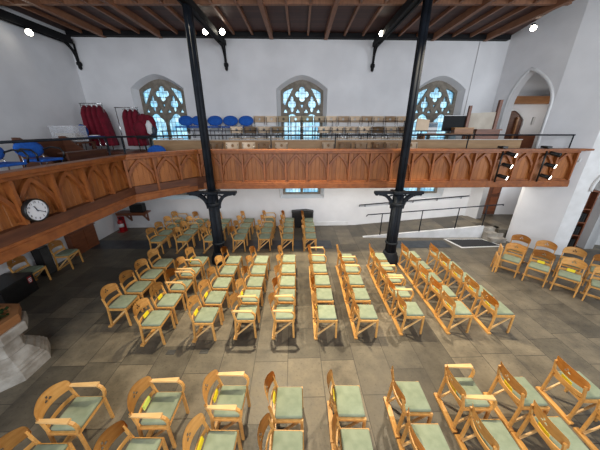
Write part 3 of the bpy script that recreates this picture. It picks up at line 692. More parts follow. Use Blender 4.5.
# far block near the far wall
FAR = [(-4.58, [(7.30, 0), (7.83, 0), (8.40, 1), (8.98, 1)]), (-3.77, [(7.35, 0), (7.88, 0), (8.41, 1), (8.96, 0)]), (-2.86, [(7.36, 0), (7.89, 0), (8.42, 0), (8.98, 0)]), (-1.97, [(7.45, 0), (7.96, 0), (8.48, 0), (9.02, 0)]),
       (-1.14, [(7.52, 0), (8.04, 0), (8.56, 1), (9.10, 1)]), (-0.38, [(7.50, 0), (8.04, 0), (8.57, 0), (9.08, 0)]), (0.38, [(7.53, 0), (8.05, 0), (8.56, 0), (9.06, 0)])]
FF = ['leftmost', 'second from left', 'third from left', 'centre', 'third from right', 'second from right', 'rightmost']
for i, (x, cs) in enumerate(FAR):
    for j, (y, a) in enumerate(cs):
        dj = ['nearest', 'second nearest', 'second farthest', 'farthest'][j]
        place_chair(x + random.uniform(-.015, .015), y, random.uniform(-.03, .03), '%s, green seat, %s in %s file by far wall' % ('wooden armchair' if a else 'wooden chair', dj, FF[i]), 'chairs of the far block', bool(a))
# two rows on the right facing the nave
RR = math.atan2(-0.66, -0.75)
for j, (x, y) in enumerate([(5.82, 5.97), (6.20, 5.54), (6.57, 5.13), (6.93, 4.71)]):
    place_chair(x, y, RR, 'wooden chair with green seat, %s from left in the front row facing left' % ORD[j], 'chairs in the right hand rows')
    if j in (1, 2): card(x, y, RR, CARD_Z, 'yellow card on the %s chair of the front row facing left' % ORD[j])
for j, (x, y) in enumerate([(6.46, 6.56), (6.83, 6.14), (7.20, 5.72), (7.56, 5.30)]):
    place_chair(x, y, RR, 'wooden chair with green seat, %s from left in the back row below the pier' % ORD[j], 'chairs in the right hand rows')
t = thing('folded_chair', 'folded wooden chair seen edge on at left end of the right hand rows', 'chair', (5.60, 6.14, 0), math.atan2(6.14, 5.60) + 0.22)
mb = MB(); mb.box((0, 0, 0.66), (0.34, 0.03, 0.20), None, 0.008); mb.build('backrest', 'chair_wood', t)
mb = MB(); mb.box((0, 0.03, 0.33), (0.34, 0.035, 0.34), None, 0.008); mb.build('seat', 'chair_wood', t)
for s_ in (-1, 1):
    mb = MB(); mb.box((s_ * 0.16, 0.0, 0.33), (0.035, 0.025, 0.66)); mb.build('leg', 'chair_wood', t)
    mb = MB(); mb.bar((s_ * 0.15, 0.06, 0.0), (s_ * 0.15, 0.03, 0.5), 0.03, 0.025); mb.build('leg', 'chair_wood', t)
# two chairs under the left gallery
place_chair(-6.73, 6.35, 0.12, 'shaded wooden chair under the left gallery beside the brown panel', 'chairs under the left gallery')
place_chair(-6.82, 5.40, 0.10, 'shaded wooden chair under the left gallery behind the black case', 'chairs under the left gallery')

# ------------------------------------------------------------------ gallery chairs
def make_gallery_chair():
    t = thing('gallery_chair', 'x', 'chair'); P = [t]
    bm = bmesh.new()
    NY, NZ = 22, 14; hw = 0.20
    V = [[bm.verts.new((-0.205 - 0.03 * (1 - (2 * i / NY - 1) ** 2) - 0.03 * j / NZ, hw * (2 * i / NY - 1), 0.60 + 0.20 * j / NZ)) for j in range(NZ + 1)] for i in range(NY + 1)]
    for i in range(NY):
        for j in range(NZ):
            c = (V[i][j].co + V[i + 1][j + 1].co) / 2
            if (c.y / 0.040) ** 2 + ((c.z - 0.70) / 0.038) ** 2 < 1: continue
            bm.faces.new((V[i][j], V[i + 1][j], V[i + 1][j + 1], V[i][j + 1])).smooth = True
    for v in [v for v in bm.verts if not v.link_faces]: bm.verts.remove(v)
    bmesh.ops.solidify(bm, geom=bm.faces[:], thickness=0.014)
    me = bpy.data.meshes.new('backrest'); bm.to_mesh(me); bm.free(); me.materials.append(MAT['pale_ply'])
    o = bpy.data.objects.new('backrest', me); COL.objects.link(o); o.parent = t; P.append(o)
    mb = MB(); mb.box((0.0, 0, 0.445), (0.38, 0.38, 0.02), None, 0.008); P.append(mb.build('seat', 'pale_ply', t))
    for s_ in (-1, 1):
        mb = MB(); mb.tube([(0.17, s_ * 0.17, 0), (0.16, s_ * 0.17, 0.435)], 0.011, 6); P.append(mb.build('leg', 'chrome', t))
        mb = MB(); mb.tube([(-0.20, s_ * 0.17, 0), (-0.18, s_ * 0.17, 0.44), (-0.215, s_ * 0.17, 0.75)], 0.011, 6); P.append(mb.build('leg', 'chrome', t))
    index_tree(t, P); return t
gp = make_gallery_chair(); gused = [False]
def place_g(x, y, z, rz, label, group):
    if not gused[0]:
        gused[0] = True; o = gp; o.location = (x, y, z); o.rotation_euler = (0, 0, rz); o['label'] = label; o['group'] = group
    else: dup(gp, (x, y, z), rz, label, group)
DN = -PI / 2
for j, x in enumerate([-2.52, -2.05, -1.56, -1.08, -0.56, 0.88, 1.40, 1.89, 2.42, 2.84, 3.46]):
    place_g(x, 7.68 + TH * x, 2.603, DN + ROTF, 'pale wooden chair with round hole, %s from left in the lowest gallery row' % ORD[j], 'pale chairs, lowest gallery row')
for j, x in enumerate([-2.08, -1.63, -1.18, -0.72, 0.80, 1.25, 1.70, 2.16, 2.61, 3.06, 3.52]):
    place_g(x, 8.50 + TH * x, 3.05, DN + ROTF, 'pale wooden chair with round hole, %s from left in the middle gallery row' % ORD[j], 'pale chairs, middle gallery row')
for j in range(13):
    x = -1.42 + j * 0.423
    place_g(x, 9.22 + TH * x, 3.395, DN + ROTF, 'pale wooden chair with round hole, %s from left in the top gallery row' % ORD[j], 'pale chairs, top gallery row')
def make_blue(arms):
    t = thing('blue_chair', 'x', 'chair'); P = [t]
    mb = MB(); mb.lathe([(0.02, -0.035), (0.17, -0.035), (0.215, -0.015), (0.23, 0.0), (0.215, 0.02), (0.16, 0.033), (0.02, 0.036)], 20, (0, 0, 0), True, 0, 1.15, 0.74)
    # rounded back pad stands upright
    bmesh.ops.transform(mb.bm, matrix=Matrix.Translation((-0.22, 0, 0.64)) @ Matrix.Rotation(-0.18, 4, 'Y') @ Matrix.Rotation(PI / 2, 4, 'Z') @ Matrix.Rotation(PI / 2, 4, 'X'), verts=mb.bm.verts[:])
    P.append(mb.build('backrest', 'blue_fabric', t))
    mb = MB(); mb.box((0.02, 0, 0.44), (0.42, 0.42, 0.05), None, 0.024); P.append(mb.build('seat', 'blue_fabric', t))
    for s_ in (-1, 1):
        mb = MB(); mb.tube([(0.20, s_ * 0.20, 0), (0.17, s_ * 0.20, 0.42)], 0.012, 6); P.append(mb.build('leg', 'chrome', t))
        mb = MB(); mb.tube([(-0.22, s_ * 0.20, 0), (-0.18, s_ * 0.20, 0.43), (-0.225, s_ * 0.16, 0.60)], 0.012, 6); P.append(mb.build('leg', 'chrome', t))
        if arms:
            mb = MB(); mb.tube([(0.19, s_ * 0.245, 0.44), (0.22, s_ * 0.255, 0.56), (0.15, s_ * 0.26, 0.64), (-0.05, s_ * 0.26, 0.66), (-0.19, s_ * 0.235, 0.62), (-0.22, s_ * 0.20, 0.55)], 0.017, 8); P.append(mb.build('armrest', 'black_plastic', t))
    index_tree(t, P); return t
blue, bluearm = make_blue(False), make_blue(True)
for j, x in enumerate([-3.95, -3.50, -2.95, -2.42, -1.88]):
    lab = 'rounded blue upholstered chair, %s from left in the back gallery row' % ORD[j]; y = 9.14 + TH * x
    if j == 0: blue.location = (x, y, 3.395); blue.rotation_euler = (0, 0, DN); blue['label'] = lab; blue['group'] = 'blue chairs in the back gallery row'
    else: dup(blue, (x, y, 3.395), DN, lab, 'blue chairs in the back gallery row')
dup(blue, (-4.05, 7.02, 2.55), DN, 'lone blue chair whose back peeps over the gallery corner front')
bluearm.location = (-5.10, 4.30, 2.78); bluearm.rotation_euler = (0, 0, -0.10); bluearm['label'] = 'blue armchair with black arms at the left edge of the gallery'; bluearm['group'] = 'blue armchairs on the left gallery'
dup(bluearm, (-5.10, 5.02, 2.78), -0.10, 'blue armchair with black arms, the one further from the camera on the left gallery', 'blue armchairs on the left gallery')
dup(blue, (-6.32, 8.02, 3.104), 0.3, 'blue chair with white paper beside the dark pews, below the red robes')

# ------------------------------------------------------------------ left gallery clutter
t = thing('pew', 'dark brown wooden pew on the left gallery below the clear box', 'pew', (-5.85, 6.42, 2.652))
mb = MB(); mb.box((-0.55, 0, 0.45), (0.06, 1.1, 0.9)); mb.build('backboard', 'dark_wood', t)
mb = MB(); mb.box((-0.25, 0, 0.42), (0.5, 1.06, 0.05)); mb.build('seat_board', 'dark_wood', t)
for s_ in (-1, 1):
    mb = MB(); mb.hull([(-0.6, s_ * 0.55, 0), (0.15, s_ * 0.55, 0), (0.15, s_ * 0.55, 0.45), (-0.45, s_ * 0.55, 0.95), (-0.6, s_ * 0.55, 0.95), (-0.6, s_ * 0.60, 0), (0.15, s_ * 0.60, 0), (0.15, s_ * 0.60, 0.45), (-0.45, s_ * 0.60, 0.95), (-0.6, s_ * 0.60, 0.95)]); mb.build('end_panel', 'dark_wood', t)
mb = MB(); mb.box((0.52, 0, 0.30), (0.05, 1.2, 0.60)); mb.box((0.44, 0, 0.61), (0.24, 1.2, 0.03)); mb.build('desk_front', 'dark_wood', t)
t = thing('platform', 'low brown timber platform behind the left gallery pew', 'platform', (-6.0, 8.42, 2.552))
mb = MB(); mb.box((0, 0, 0.275), (2.3, 1.40, 0.55)); mb.build('deck_boards', 'red_wood', t)
mb = MB(); mb.box((0.1, -0.72, 0.27), (2.0, 0.03, 0.54)); mb.build('front_boarding', 'dark_wood', t)
t = thing('storage_box', 'clear plastic storage box of papers on the dark pew', 'box', (-6.52, 7.42, 3.44))
mb = MB(); c = mb
for (cx, cy, sx, sy) in ((0, 0.20, 0.66, 0.012), (0, -0.20, 0.66, 0.012), (0.33, 0, 0.012, 0.40), (-0.33, 0, 0.012, 0.40)): mb.box((cx, cy, 0.21), (sx, sy, 0.40))
mb.box((0, 0, 0.012), (0.66, 0.40, 0.012)); mb.box((0, 0.21, 0.41), (0.7, 0.03, 0.03)); mb.box((0, -0.21, 0.41), (0.7, 0.03, 0.03)); mb.box((0.34, 0, 0.41), (0.03, 0.44, 0.03)); mb.box((-0.34, 0, 0.41), (0.03, 0.44, 0.03))
mb.build('tub', 'clear_plastic', t)
mb = MB()
for k in range(4): mb.box((random.uniform(-.08, .08), random.uniform(-.02, .02), 0.05 + k * 0.05), (0.4, 0.28, 0.045), Matrix.Rotation(random.uniform(-.1, .1), 3, 'Z'))
mb.build('contents', 'cream_cloth', t)
t = thing('side_table', 'dark wooden table under the clear plastic box', 'table', (-6.50, 7.38, 2.552))
mb = MB(); mb.box((0, 0, 0.865), (0.95, 0.56, 0.04)); mb.build('tabletop', 'dark_wood', t)
for sx in (-1, 1):
    for sy in (-1, 1):
        mb = MB(); mb.box((sx * 0.43, sy * 0.24, 0.42), (0.06, 0.06, 0.84)); mb.build('leg', 'dark_wood', t)
def robe_rail(x0, x1, y, ztop, z0, label):
    t = thing('garment_rail', label, 'garment rail', ((x0 + x1) / 2, y, z0)); h = ztop - z0; L = (x1 - x0) / 2
    mb = MB(); mb.tube([(-L, 0, h), (L, 0, h)], 0.014, 8); mb.build('rail', 'chrome', t)
    for s_ in (-1, 1):
        mb = MB(); mb.tube([(s_ * (L - 0.03), 0, 0.02), (s_ * (L - 0.03), 0, h)], 0.013, 8); mb.tube([(s_ * (L - 0.03), -0.2, 0.015), (s_ * (L - 0.03), 0.2, 0.015)], 0.013, 8); mb.build('stand', 'chrome', t)
    return t
def robe(x, y, ztop, ln, wd, label, group, lean=0.0):
    """a hanging robe: shoulders, then a fluted skirt"""
    bm = bmesh.new(); rings = []; N = 28
    for j in range(11):
        f = j / 10
        ww = wd * (0.18 + 0.82 * min(1, (f / 0.14)) ** 0.6) * (1 + 0.25 * f); dd = 0.05 + 0.16 * min(1, f / 0.16)
        ring = []
        for k in range(N):
            a = 2 * PI * k / N; fl_ = 1 + (0.16 * f) * math.sin(7 * a + x * 9)
            ring.append(bm.verts.new((x + lean * f + ww / 2 * math.cos(a) * fl_, y + dd * math.sin(a) * fl_, ztop - 0.04 - ln * f)))
        rings.append(ring)
    for a, b_ in zip(rings, rings[1:]):
        for k in range(N): bm.faces.new((a[k], a[(k + 1) % N], b_[(k + 1) % N], b_[k])).smooth = True
    bm.faces.new(rings[0]); bm.faces.new(rings[-1][::-1])
    t = thing('choir_robe', label, 'robe', (x, y, ztop - 0.04 - ln), 0, group)
    bmesh.ops.recalc_face_normals(bm, faces=bm.faces[:])
    bmesh.ops.translate(bm, vec=(-x, -y, -(ztop - 0.04 - ln)), verts=bm.verts[:])
    me = bpy.data.meshes.new('cloth'); bm.to_mesh(me); bm.free(); me.materials.append(MAT['red_fabric'])
    o = bpy.data.objects.new('cloth', me); COL.objects.link(o); o.parent = t
    zt_ = ln + 0.04
    mb = MB(); mb.tube([(-0.10, 0, zt_ - 0.05), (0, 0, zt_ - 0.015), (0.10, 0, zt_ - 0.05)], 0.006, 6); mb.tube([(0, 0, zt_ - 0.015), (0, 0, zt_ + 0.0)], 0.004, 6); mb.build('hanger', 'chrome', t)
robe_rail(-7.0, -6.26, 8.66, 4.53, 3.104, 'chrome garment rail of red robes nearest the left wall')
robe_rail(-6.00, -5.24, 8.78, 4.42, 3.104, 'chrome garment rail of red robes nearer the left window')
for k in range(4): robe(-6.86 + k * 0.16, 8.66, 4.515, 1.22, 0.15, 'dark red robe, %s from left on the rail by the left wall' % ORD[k], 'red robes on the left rail', 0.05 * k)
for k in range(3): robe(-5.66 + k * 0.16, 8.78, 4.405, 1.12, 0.155, 'dark red robe, %s from left on the rail by the window' % ORD[k], 'red robes on the right rail', 0.03 * k)
# red jackets heaped on a chair by the window
t = thing('jacket_heap', 'red and white jackets heaped in front of the left window', 'jackets', (-5.05, 8.62, 3.104))
mb = MB()
for k in range(8):
    q = MB
    mb.lathe([(0.02, 0.0), (0.16, 0.08), (0.22, 0.25), (0.17, 0.42), (0.04, 0.5)], 14, (random.uniform(-.17, .17), random.uniform(-.1, .1), 0.35 + random.uniform(0, .38)), True, k, 1.0, 0.7)
mb.build('red_jacket', 'red_fabric', t)
mb = MB(); mb.lathe([(0.02, 0), (0.09, 0.05), (0.10, 0.3), (0.03, 0.42)], 12, (0.22, -0.14, 0.50), True, 0, 1, .7); mb.build('white_sleeve', 'paper', t)
mb = MB(); mb.lathe([(0.02, 0), (0.10, 0.05), (0.10, 0.25), (0.03, 0.32)], 12, (0.30, -0.10, 0.44), True, 0, 1, .7); mb.build('dark_sleeve', 'ink', t)
mb = MB(); [mb.tube([(sx * 0.2, sy * 0.18, 0), (sx * 0.2, sy * 0.18, 0.4)], 0.014, 6) for sx in (-1, 1) for sy in (-1, 1)]; mb.box((0, 0, 0.4), (0.46, 0.42, 0.04)); mb.build('stool', 'black_plastic', t)
mb = MB(); mb.box((0, 0, 0), (0.22, 0.16, 0.02), Matrix.Rotation(0.3, 3, 'Z')); tag(mb.build('paper_sheet', 'paper', None, (-6.28, 8.02, 3.59)), 'white paper lying on the blue chair below the red robes', 'paper')
# papers along the left ledge
for k, (x, wd) in enumerate(((-4.15, 0.22), (-3.75, 0.34), (-3.2, 0.28))):
    mb = MB(); mb.box((0, 0, 0.012), (wd, 0.10, 0.024)); tag(mb.build('paper_pile', 'paper', None, (x, 8.15 + TH * (x - 1.3), 3.485)), 'small white paper pile, %s from left on the cream gallery ledge' % ORD[k], 'paper', 'paper piles on the gallery ledge')

# sound desk on the right of the gallery
t = thing('screen_panel', 'cream cloth screen between dark wooden posts beside the pointed arch', 'screen', (0, 0, 0))
mb = MB(); mb.bar((6.30, 8.60, 2.55), (6.30, 8.60, 4.62), 0.09, 0.09); mb.build('post', 'red_wood', t)
mb = MB(); mb.bar((5.40, 8.62, 3.05), (5.40, 8.62, 4.46), 0.08, 0.08); mb.build('post', 'red_wood', t)
mb = MB(); mb.hull([(5.46, 8.60, 3.42), (6.25, 8.60, 3.30), (6.25, 8.60, 4.28), (5.46, 8.60, 4.24), (5.46, 8.63, 3.42), (6.25, 8.63, 3.30), (6.25, 8.63, 4.28), (5.46, 8.63, 4.24)]); mb.build('cloth', 'cream_cloth', t)
t = thing('sound_desk', 'brown wooden sound desk under the black monitor', 'desk', (4.75, 8.62, 2.91))
mb = MB(); mb.box((0, 0, 0.70), (1.6, 0.50, 0.05)); mb.build('desktop', 'mid_wood', t)
for s_ in (-1, 1):
    mb = MB(); mb.box((s_ * 0.76, 0, 0.34), (0.05, 0.48, 0.68)); mb.build('side_panel', 'mid_wood', t)
def monitor(x, y, z, wd, h, mat, label):
    t = thing('monitor', label, 'monitor', (x, y, z))
    mb = MB(); mb.box((0, 0.01, h / 2 + 0.08), (wd, 0.04, h), None, 0.006); mb.build('bezel', 'black_plastic', t)
    mb = MB(); mb.box((0, -0.014, h / 2 + 0.08), (wd - 0.03, 0.006, h - 0.03)); mb.build('screen', mat, t)
    mb = MB(); mb.box((0, 0.02, 0.05), (0.06, 0.03, 0.1)); mb.box((0, 0.03, 0.006), (0.24, 0.16, 0.012)); mb.build('stand', 'black_plastic', t)
    mb = MB(); mb.box((0, -0.012, h + 0.078), (wd, 0.012, 0.014)); mb.box((wd / 2 - 0.006, -0.012, h / 2 + 0.08), (0.012, 0.012, h)); mb.build('trim_strip', 'paper', t)
monitor(5.02, 8.66, 3.638, 0.74, 0.46, 'screen_dark', 'large black monitor on the gallery sound desk')
monitor(4.36, 8.70, 3.638, 0.30, 0.24, 'screen_blue', 'small bluish screen left of the large black monitor')
mb = MB(); mb.box((0, 0, 0.09), (0.30, 0.02, 0.18), Matrix.Rotation(-0.25, 3, 'X')); tag(mb.build('paper_sheet', 'paper', None, (4.26, 8.52, 3.640)), 'white printed sheet propped below the small bluish screen', 'paper')
t = thing('music_stand', 'open tan book on a stand left of the sound desk', 'stand', (3.90, 8.45, 3.05))
mb = MB(); mb.box((0, 0, 0.84), (0.40, 0.03, 0.36), Matrix.Rotation(0.12, 3, 'Y') @ Matrix.Rotation(-0.25, 3, 'X')); mb.build('book_rest', 'pale_ply', t)
mb = MB(); mb.tube([(0, 0.03, 0.02), (0, 0.03, 0.78)], 0.015, 8); mb.lathe([(0.16, 0), (0.16, 0.015), (0.02, 0.03)], 14, (0, 0.03, 0)); mb.build('stem', 'iron', t)
t = thing('wooden_box', 'orange brown wooden box in front of the black monitor', 'box', (5.20, 8.45, 3.638))
mb = MB(); mb.box((0, 0, 0.08), (0.60, 0.20, 0.16), None, 0.006); mb.build('body', 'mid_wood', t)
mb = MB(); mb.box((0, 0, 0.168), (0.62, 0.22, 0.016)); mb.build('lid', 'chair_wood', t)
t = thing('stall', 'dark red wooden stall front right of the sound desk', 'stall', (5.95, 8.35, 3.05))
mb = MB(); mb.box((0, 0, 0.34), (0.75, 0.05, 0.68)); mb.build('front_board', 'red_wood', t)
mb = MB(); mb.box((0, 0.03, 0.70), (0.80, 0.22, 0.04)); mb.build('book_ledge', 'red_wood', t)
mb = MB(); mb.box((0, 0, 0.5), (0.62, 0.06, 1.0), None, 0.01); tag(mb.build('lobby_panel', 'red_wood', None, (8.42, 9.72, 2.572)), 'red brown wooden panel on the right inside the pointed arch', 'panel')
mb = MB(); mb.box((0, 0, 0), (0.08, 0.04, 0.26), None, 0.008); tag(mb.build('switch_box', 'plaster_grey', None, (8.62, 9.875, 4.05)), 'small grey switch box on the wall inside the pointed arch', 'switch')
# stage spotlights on two poles clamped to the gallery front
for s_, (px, n0) in enumerate(((5.60, 'left'), (6.84, 'right'))):
    py = 6.93 + TH * px + 0.10
    tp = thing('lamp_pole', 'black lamp pole clamped to the gallery front, the %s of two' % n0, 'pole', (px, py - 0.15, 0))
    mb = MB(); mb.tube([(0, 0, 2.36), (0, 0, 3.34)], 0.022, 8); mb.build('tube', 'black_plastic', tp)
    mb = MB(); mb.box((0, 0.06, 3.31), (0.14, 0.22, 0.06), None, 0.01); mb.build('clamp', 'black_plastic', tp)
    for k, z in enumerate((3.13, 2.83, 2.52)):
        lit = not (s_ == 1 and k == 0)
        t = thing('stage_spotlight', '%s stage spotlight, %s on the %s gallery pole' % ('lit' if lit else 'unlit black', ['top', 'middle', 'bottom'][k], n0), 'stage light', (px + 0.20 - 0.03 * k, py - 0.24, z), 0, 'stage spotlights on the gallery front')
        R = Matrix.Rotation(-0.75, 4, 'Z') @ Matrix.Rotation(PI / 2 + 0.25, 4, 'Y')
        mb = MB(); mb.lathe([(0.025, -0.15), (0.048, -0.13), (0.05, 0.0), (0.055, 0.05), (0.062, 0.06), (0.062, 0.085)], 16)
        bmesh.ops.transform(mb.bm, matrix=R, verts=mb.bm.verts[:]); mb.build('housing', 'black_plastic', t)
        mb = MB(); mb.lathe([(0.057, 0.086), (0.052, 0.100), (0.02, 0.106)], 16)
        bmesh.ops.transform(mb.bm, matrix=R, verts=mb.bm.verts[:]); mb.build('lens', 'stage_lens' if lit else 'screen_dark', t)
        mb = MB(); mb.tube([(-0.20 + 0.03 * k, 0.10, 0), (-0.02, 0.09, 0.0), (-0.02, 0.085, 0)], 0.014, 6); mb.bar((-0.02, 0.09, -0.04), (-0.02, 0.09, 0.04), 0.02, 0.02); mb.build('yoke', 'black_plastic', t)

# wall clock on the left gallery front
t = thing('wall_clock', 'round white wall clock with black rim on the left gallery front', 'clock', (-3.79, 3.33, 2.715), PI / 2)
# local: x along the wall (+x = towards the far end), -y out of the wall
def disc(r0, r1, y0, y1, n=40):
    mb = MB(); mb.lathe([(r0, y0), (r1, y1)], n); bmesh.ops.transform(mb.bm, matrix=Matrix.Rotation(PI / 2, 4, 'X'), verts=mb.bm.verts[:]); return mb
mb = MB(); mb.lathe([(0.160, 0.0), (0.165, 0.03), (0.165, 0.062), (0.156, 0.072), (0.146, 0.066), (0.145, 0.050), (0.05, 0.050)], 48); bmesh.ops.transform(mb.bm, matrix=Matrix.Rotation(PI / 2, 4, 'X'), verts=mb.bm.verts[:]); mb.build('rim', 'black_plastic', t)
disc(0.146, 0.146, 0.051, 0.055).build('dial', 'dial', t)
def text_mesh(body, size, M, mat, name, parent, depth=0.001):
    cu = bpy.data.curves.new('txt', 'FONT'); cu.body = body; cu.size = size; cu.align_x = 'CENTER'; cu.align_y = 'CENTER'; cu.extrude = depth
    o = bpy.data.objects.new('tmp', cu); COL.objects.link(o); dg = bpy.context.evaluated_depsgraph_get()
    me = bpy.data.meshes.new_from_object(o.evaluated_get(dg)); bpy.data.objects.remove(o); bpy.data.curves.remove(cu)
    me.transform(M @ Matrix.Rotation(PI / 2, 4, 'X')); me.materials.clear(); me.materials.append(MAT[mat]); me.name = name
    o = bpy.data.objects.new(name, me); COL.objects.link(o); o.parent = parent; return o
for h in range(1, 13):
    a = PI / 2 - h * PI / 6
    text_mesh(str(h), 0.042, Matrix.Translation((0.115 * math.cos(a), -0.0565, 0.115 * math.sin(a))), 'ink', 'numeral', t)
def hand(ang, L, wd, y):
    mb = MB(); a = PI / 2 - ang; mb.bar((-0.02 * math.cos(a), y, -0.02 * math.sin(a)), (L * math.cos(a), y, L * math.sin(a)), wd, 0.003, (0, 1, 0)); return mb
hand(2 * PI * (11 + 20 / 60) / 12, 0.070, 0.012, -0.059).build('hour_hand', 'ink', t)
hand(2 * PI * 20 / 60, 0.115, 0.008, -0.062).build('minute_hand', 'ink', t)

# ------------------------------------------------------------------ lower right: rails, mat
t = thing('wall_handrail', 'black handrail fixed to the far wall above the ramp', 'handrail')
mb = MB(); P0, P1 = (2.42, WY(2.42) - 0.09, 0.90), (6.85, WY(6.85) - 0.09, 1.25)
mb.tube([(P0[0] - 0.02, P0[1], P0[2] - 0.05), P0, P1], 0.022, 8); mb.build('bar', 'iron', t)
for k in range(5):
    f = 0.05 + k * 0.22; x = P0[0] + (P1[0] - P0[0]) * f; z = P0[2] + (P1[2] - P0[2]) * f
    mb = MB(); mb.tube([(x, WY(x), z - 0.08), (x, WY(x) - 0.09, z - 0.08), (x, WY(x) - 0.09, z)], 0.012, 6); mb.build('wall_bracket', 'iron', t)
t = thing('ramp_handrail', 'black post handrail along the open side of the ramp', 'handrail')
mb = MB(); mb.tube([(2.40, 8.42, 0.82), (2.46, 8.42, 0.88), (7.25, 8.42, 1.27), (7.25, 8.42, 1.22)], 0.02, 8); mb.build('bar', 'iron', t)
for x in (2.98, 4.42, 5.72, 6.70):
    z0 = 0.03 + (x - 2.35) / 4.4 * 0.43; mb = MB(); mb.tube([(x, 8.42, z0 - 0.01), (x, 8.42, 0.88 + (x - 2.46) / 4.79 * 0.39)], 0.018, 8); mb.build('post', 'iron', t)
t = thing('entrance_mat', 'black mat with white border on the floor below the ramp', 'mat', (0, 0, 0))
q = [(5.35, 8.24), (6.72, 8.24), (7.14, 7.74), (5.62, 7.52)]
q = [(5.28, 8.25), (6.70, 8.25), (7.05, 7.62), (5.50, 7.50)]
cx = sum(p[0] for p in q) / 4; cy = sum(p[1] for p in q) / 4
mb = MB(); mb.prism(q[::-1], 0.0, 0.008); mb.build('border', 'white_paint', t)
mb = MB(); mb.prism([(cx + (x - cx) * 0.90, cy + (y - cy) * 0.82) for x, y in q[::-1]], 0.006, 0.013); mb.build('pile', 'mat_black', t)
# things behind the second arch
t = thing('bookcase', 'tall brown shelves of dark books inside the right hand arch', 'bookcase', (9.02, 7.62, 0), -0.40)
mb = MB(); mb.box((0, 0.13, 1.0), (0.5, 0.02, 2.0)); mb.box((-0.25, 0, 1.0), (0.03, 0.28, 2.0)); mb.box((0.25, 0, 1.0), (0.03, 0.28, 2.0)); [mb.box((0, 0, z), (0.5, 0.28, 0.03)) for z in (0.05, 0.5, 0.95, 1.4, 1.98)]; mb.build('carcass', 'red_wood', t)
b0 = None; Rb = Matrix.Rotation(-0.40, 3, 'Z')
for z in (0.07, 0.52, 0.97):
    for k in range(8):
        p = Vector((9.02, 7.62, z)) + Rb @ Vector((-0.19 + k * 0.053, -0.02, 0))
        if b0 is None:
            mb = MB(); mb.box((0, 0, 0.14), (0.042, 0.2, 0.28)); b0 = mb.build('book', 'black_plastic', None, p, -0.40); o = b0
        else:
            o = b0.copy(); COL.objects.link(o); o.location = p
        tag(o, 'dark book, %s from left on the %s shelf inside right hand arch' % (ORD[k], {0.07: 'lowest', 0.52: 'middle', 0.97: 'upper'}[z]), 'book', 'dark books inside the right hand arch')
mb = MB(); mb.tube([(5.93, WY(5.93) - 0.012, 4.2), (5.93, WY(5.93) - 0.012, 6.45)], 0.010, 6); tag(mb.build('wall_cable', 'plaster_grey'), 'thin grey cable running down the far wall right of the right window', 'cable')
# wall crack
# ------------------------------------------------------------------ left floor clutter
t = thing('flight_case', 'black flight case with red label under the left gallery', 'case', (-6.88, 4.80, 0), 0.1)
mb = MB(); mb.box((0, 0, 0.24), (0.62, 0.78, 0.46), None, 0.015); mb.build('body', 'black_plastic', t)
mb = MB(); mb.box((0, 0, 0.485), (0.64, 0.80, 0.03), None, 0.01); mb.build('lid', 'black_plastic', t)
mb = MB(); mb.box((0.312, 0.27, 0.36), (0.006, 0.10, 0.16)); mb.build('label_plate', 'red_paint', t)
mb = MB(); mb.box((0.316, 0.27, 0.39), (0.004, 0.08, 0.02)); mb.box((0.316, 0.27, 0.35), (0.004, 0.08, 0.02)); mb.box((0.316, 0.27, 0.31), (0.004, 0.06, 0.02)); mb.build('label_lines', 'paper', t)
t = thing('loudspeaker', 'tall black loudspeaker between the two chairs under the left gallery', 'speaker', (-7.05, 5.95, 0), 0.0)
mb = MB(); mb.box((0, 0, 0.41), (0.24, 0.26, 0.82), None, 0.015); mb.build('cabinet', 'black_plastic', t)
mb = MB(); mb.box((0.122, 0, 0.41), (0.01, 0.22, 0.74)); mb.build('grille', 'mortar_dark', t)
t = thing('wall_panel', 'red brown wooden cupboard low on the left wall', 'cupboard', (-7.19, 7.40, 0))
mb = MB(); mb.box((0, 0, 0.375), (0.20, 0.95, 0.75), None, 0.01); mb.build('body', 'red_wood', t)
mb = MB(); mb.box((0.01, 0, 0.765), (0.24, 1.0, 0.03)); mb.build('top', 'red_wood', t)
mb = MB(); mb.box((0.105, -0.235, 0.38), (0.015, 0.44, 0.66)); mb.build('door', 'red_wood', t)
mb = MB(); mb.box((0.105, 0.235, 0.38), (0.015, 0.44, 0.66)); mb.build('door', 'red_wood', t)
t = thing('wall_shelf', 'dark wooden shelf on curved brackets on the far wall', 'shelf', (-6.55, 9.18, 0.72), ROTF)
mb = MB(); mb.box((0, 0, 0), (1.15, 0.38, 0.05)); mb.box((0, -0.17, -0.05), (1.12, 0.03, 0.06)); mb.build('board', 'red_wood', t)
for s_ in (-0.25, 0.42):
    mb = MB(); mb.bar((s_, 0.17, -0.42), (s_, 0.17, -0.03), 0.05, 0.04); mb.ribbon([(s_, 0.16, -0.38), (s_, 0.08, -0.30), (s_, -0.02, -0.18), (s_, -0.14, -0.05)], (0.045, 0, 0), 0.05); mb.build('bracket', 'red_wood', t)
mb = MB(); mb.box((0, 0, 0.16), (0.50, 0.24, 0.32), None, 0.01); tag(mb.build('black_box', 'black_plastic', None, (-6.35, 9.2, 0.747)), 'black box standing on the dark wall shelf', 'box')
t = thing('fire_extinguisher', 'red fire extinguisher on a stand beneath the wall shelf', 'fire extinguisher', (-7.0, 8.96, 0))
mb = MB(); mb.lathe([(0.09, 0.02), (0.10, 0.03), (0.10, 0.42), (0.07, 0.48), (0.03, 0.51)], 18); mb.build('cylinder', 'red_paint', t)
mb = MB(); mb.lathe([(0.025, 0.51), (0.025, 0.55)], 10); mb.box((0.03, 0, 0.565), (0.14, 0.03, 0.02)); mb.tube([(0, 0, 0.54), (0.11, 0, 0.5), (0.125, 0, 0.3), (0.115, 0, 0.15)], 0.012, 6); mb.build('valve_and_hose', 'black_plastic', t)
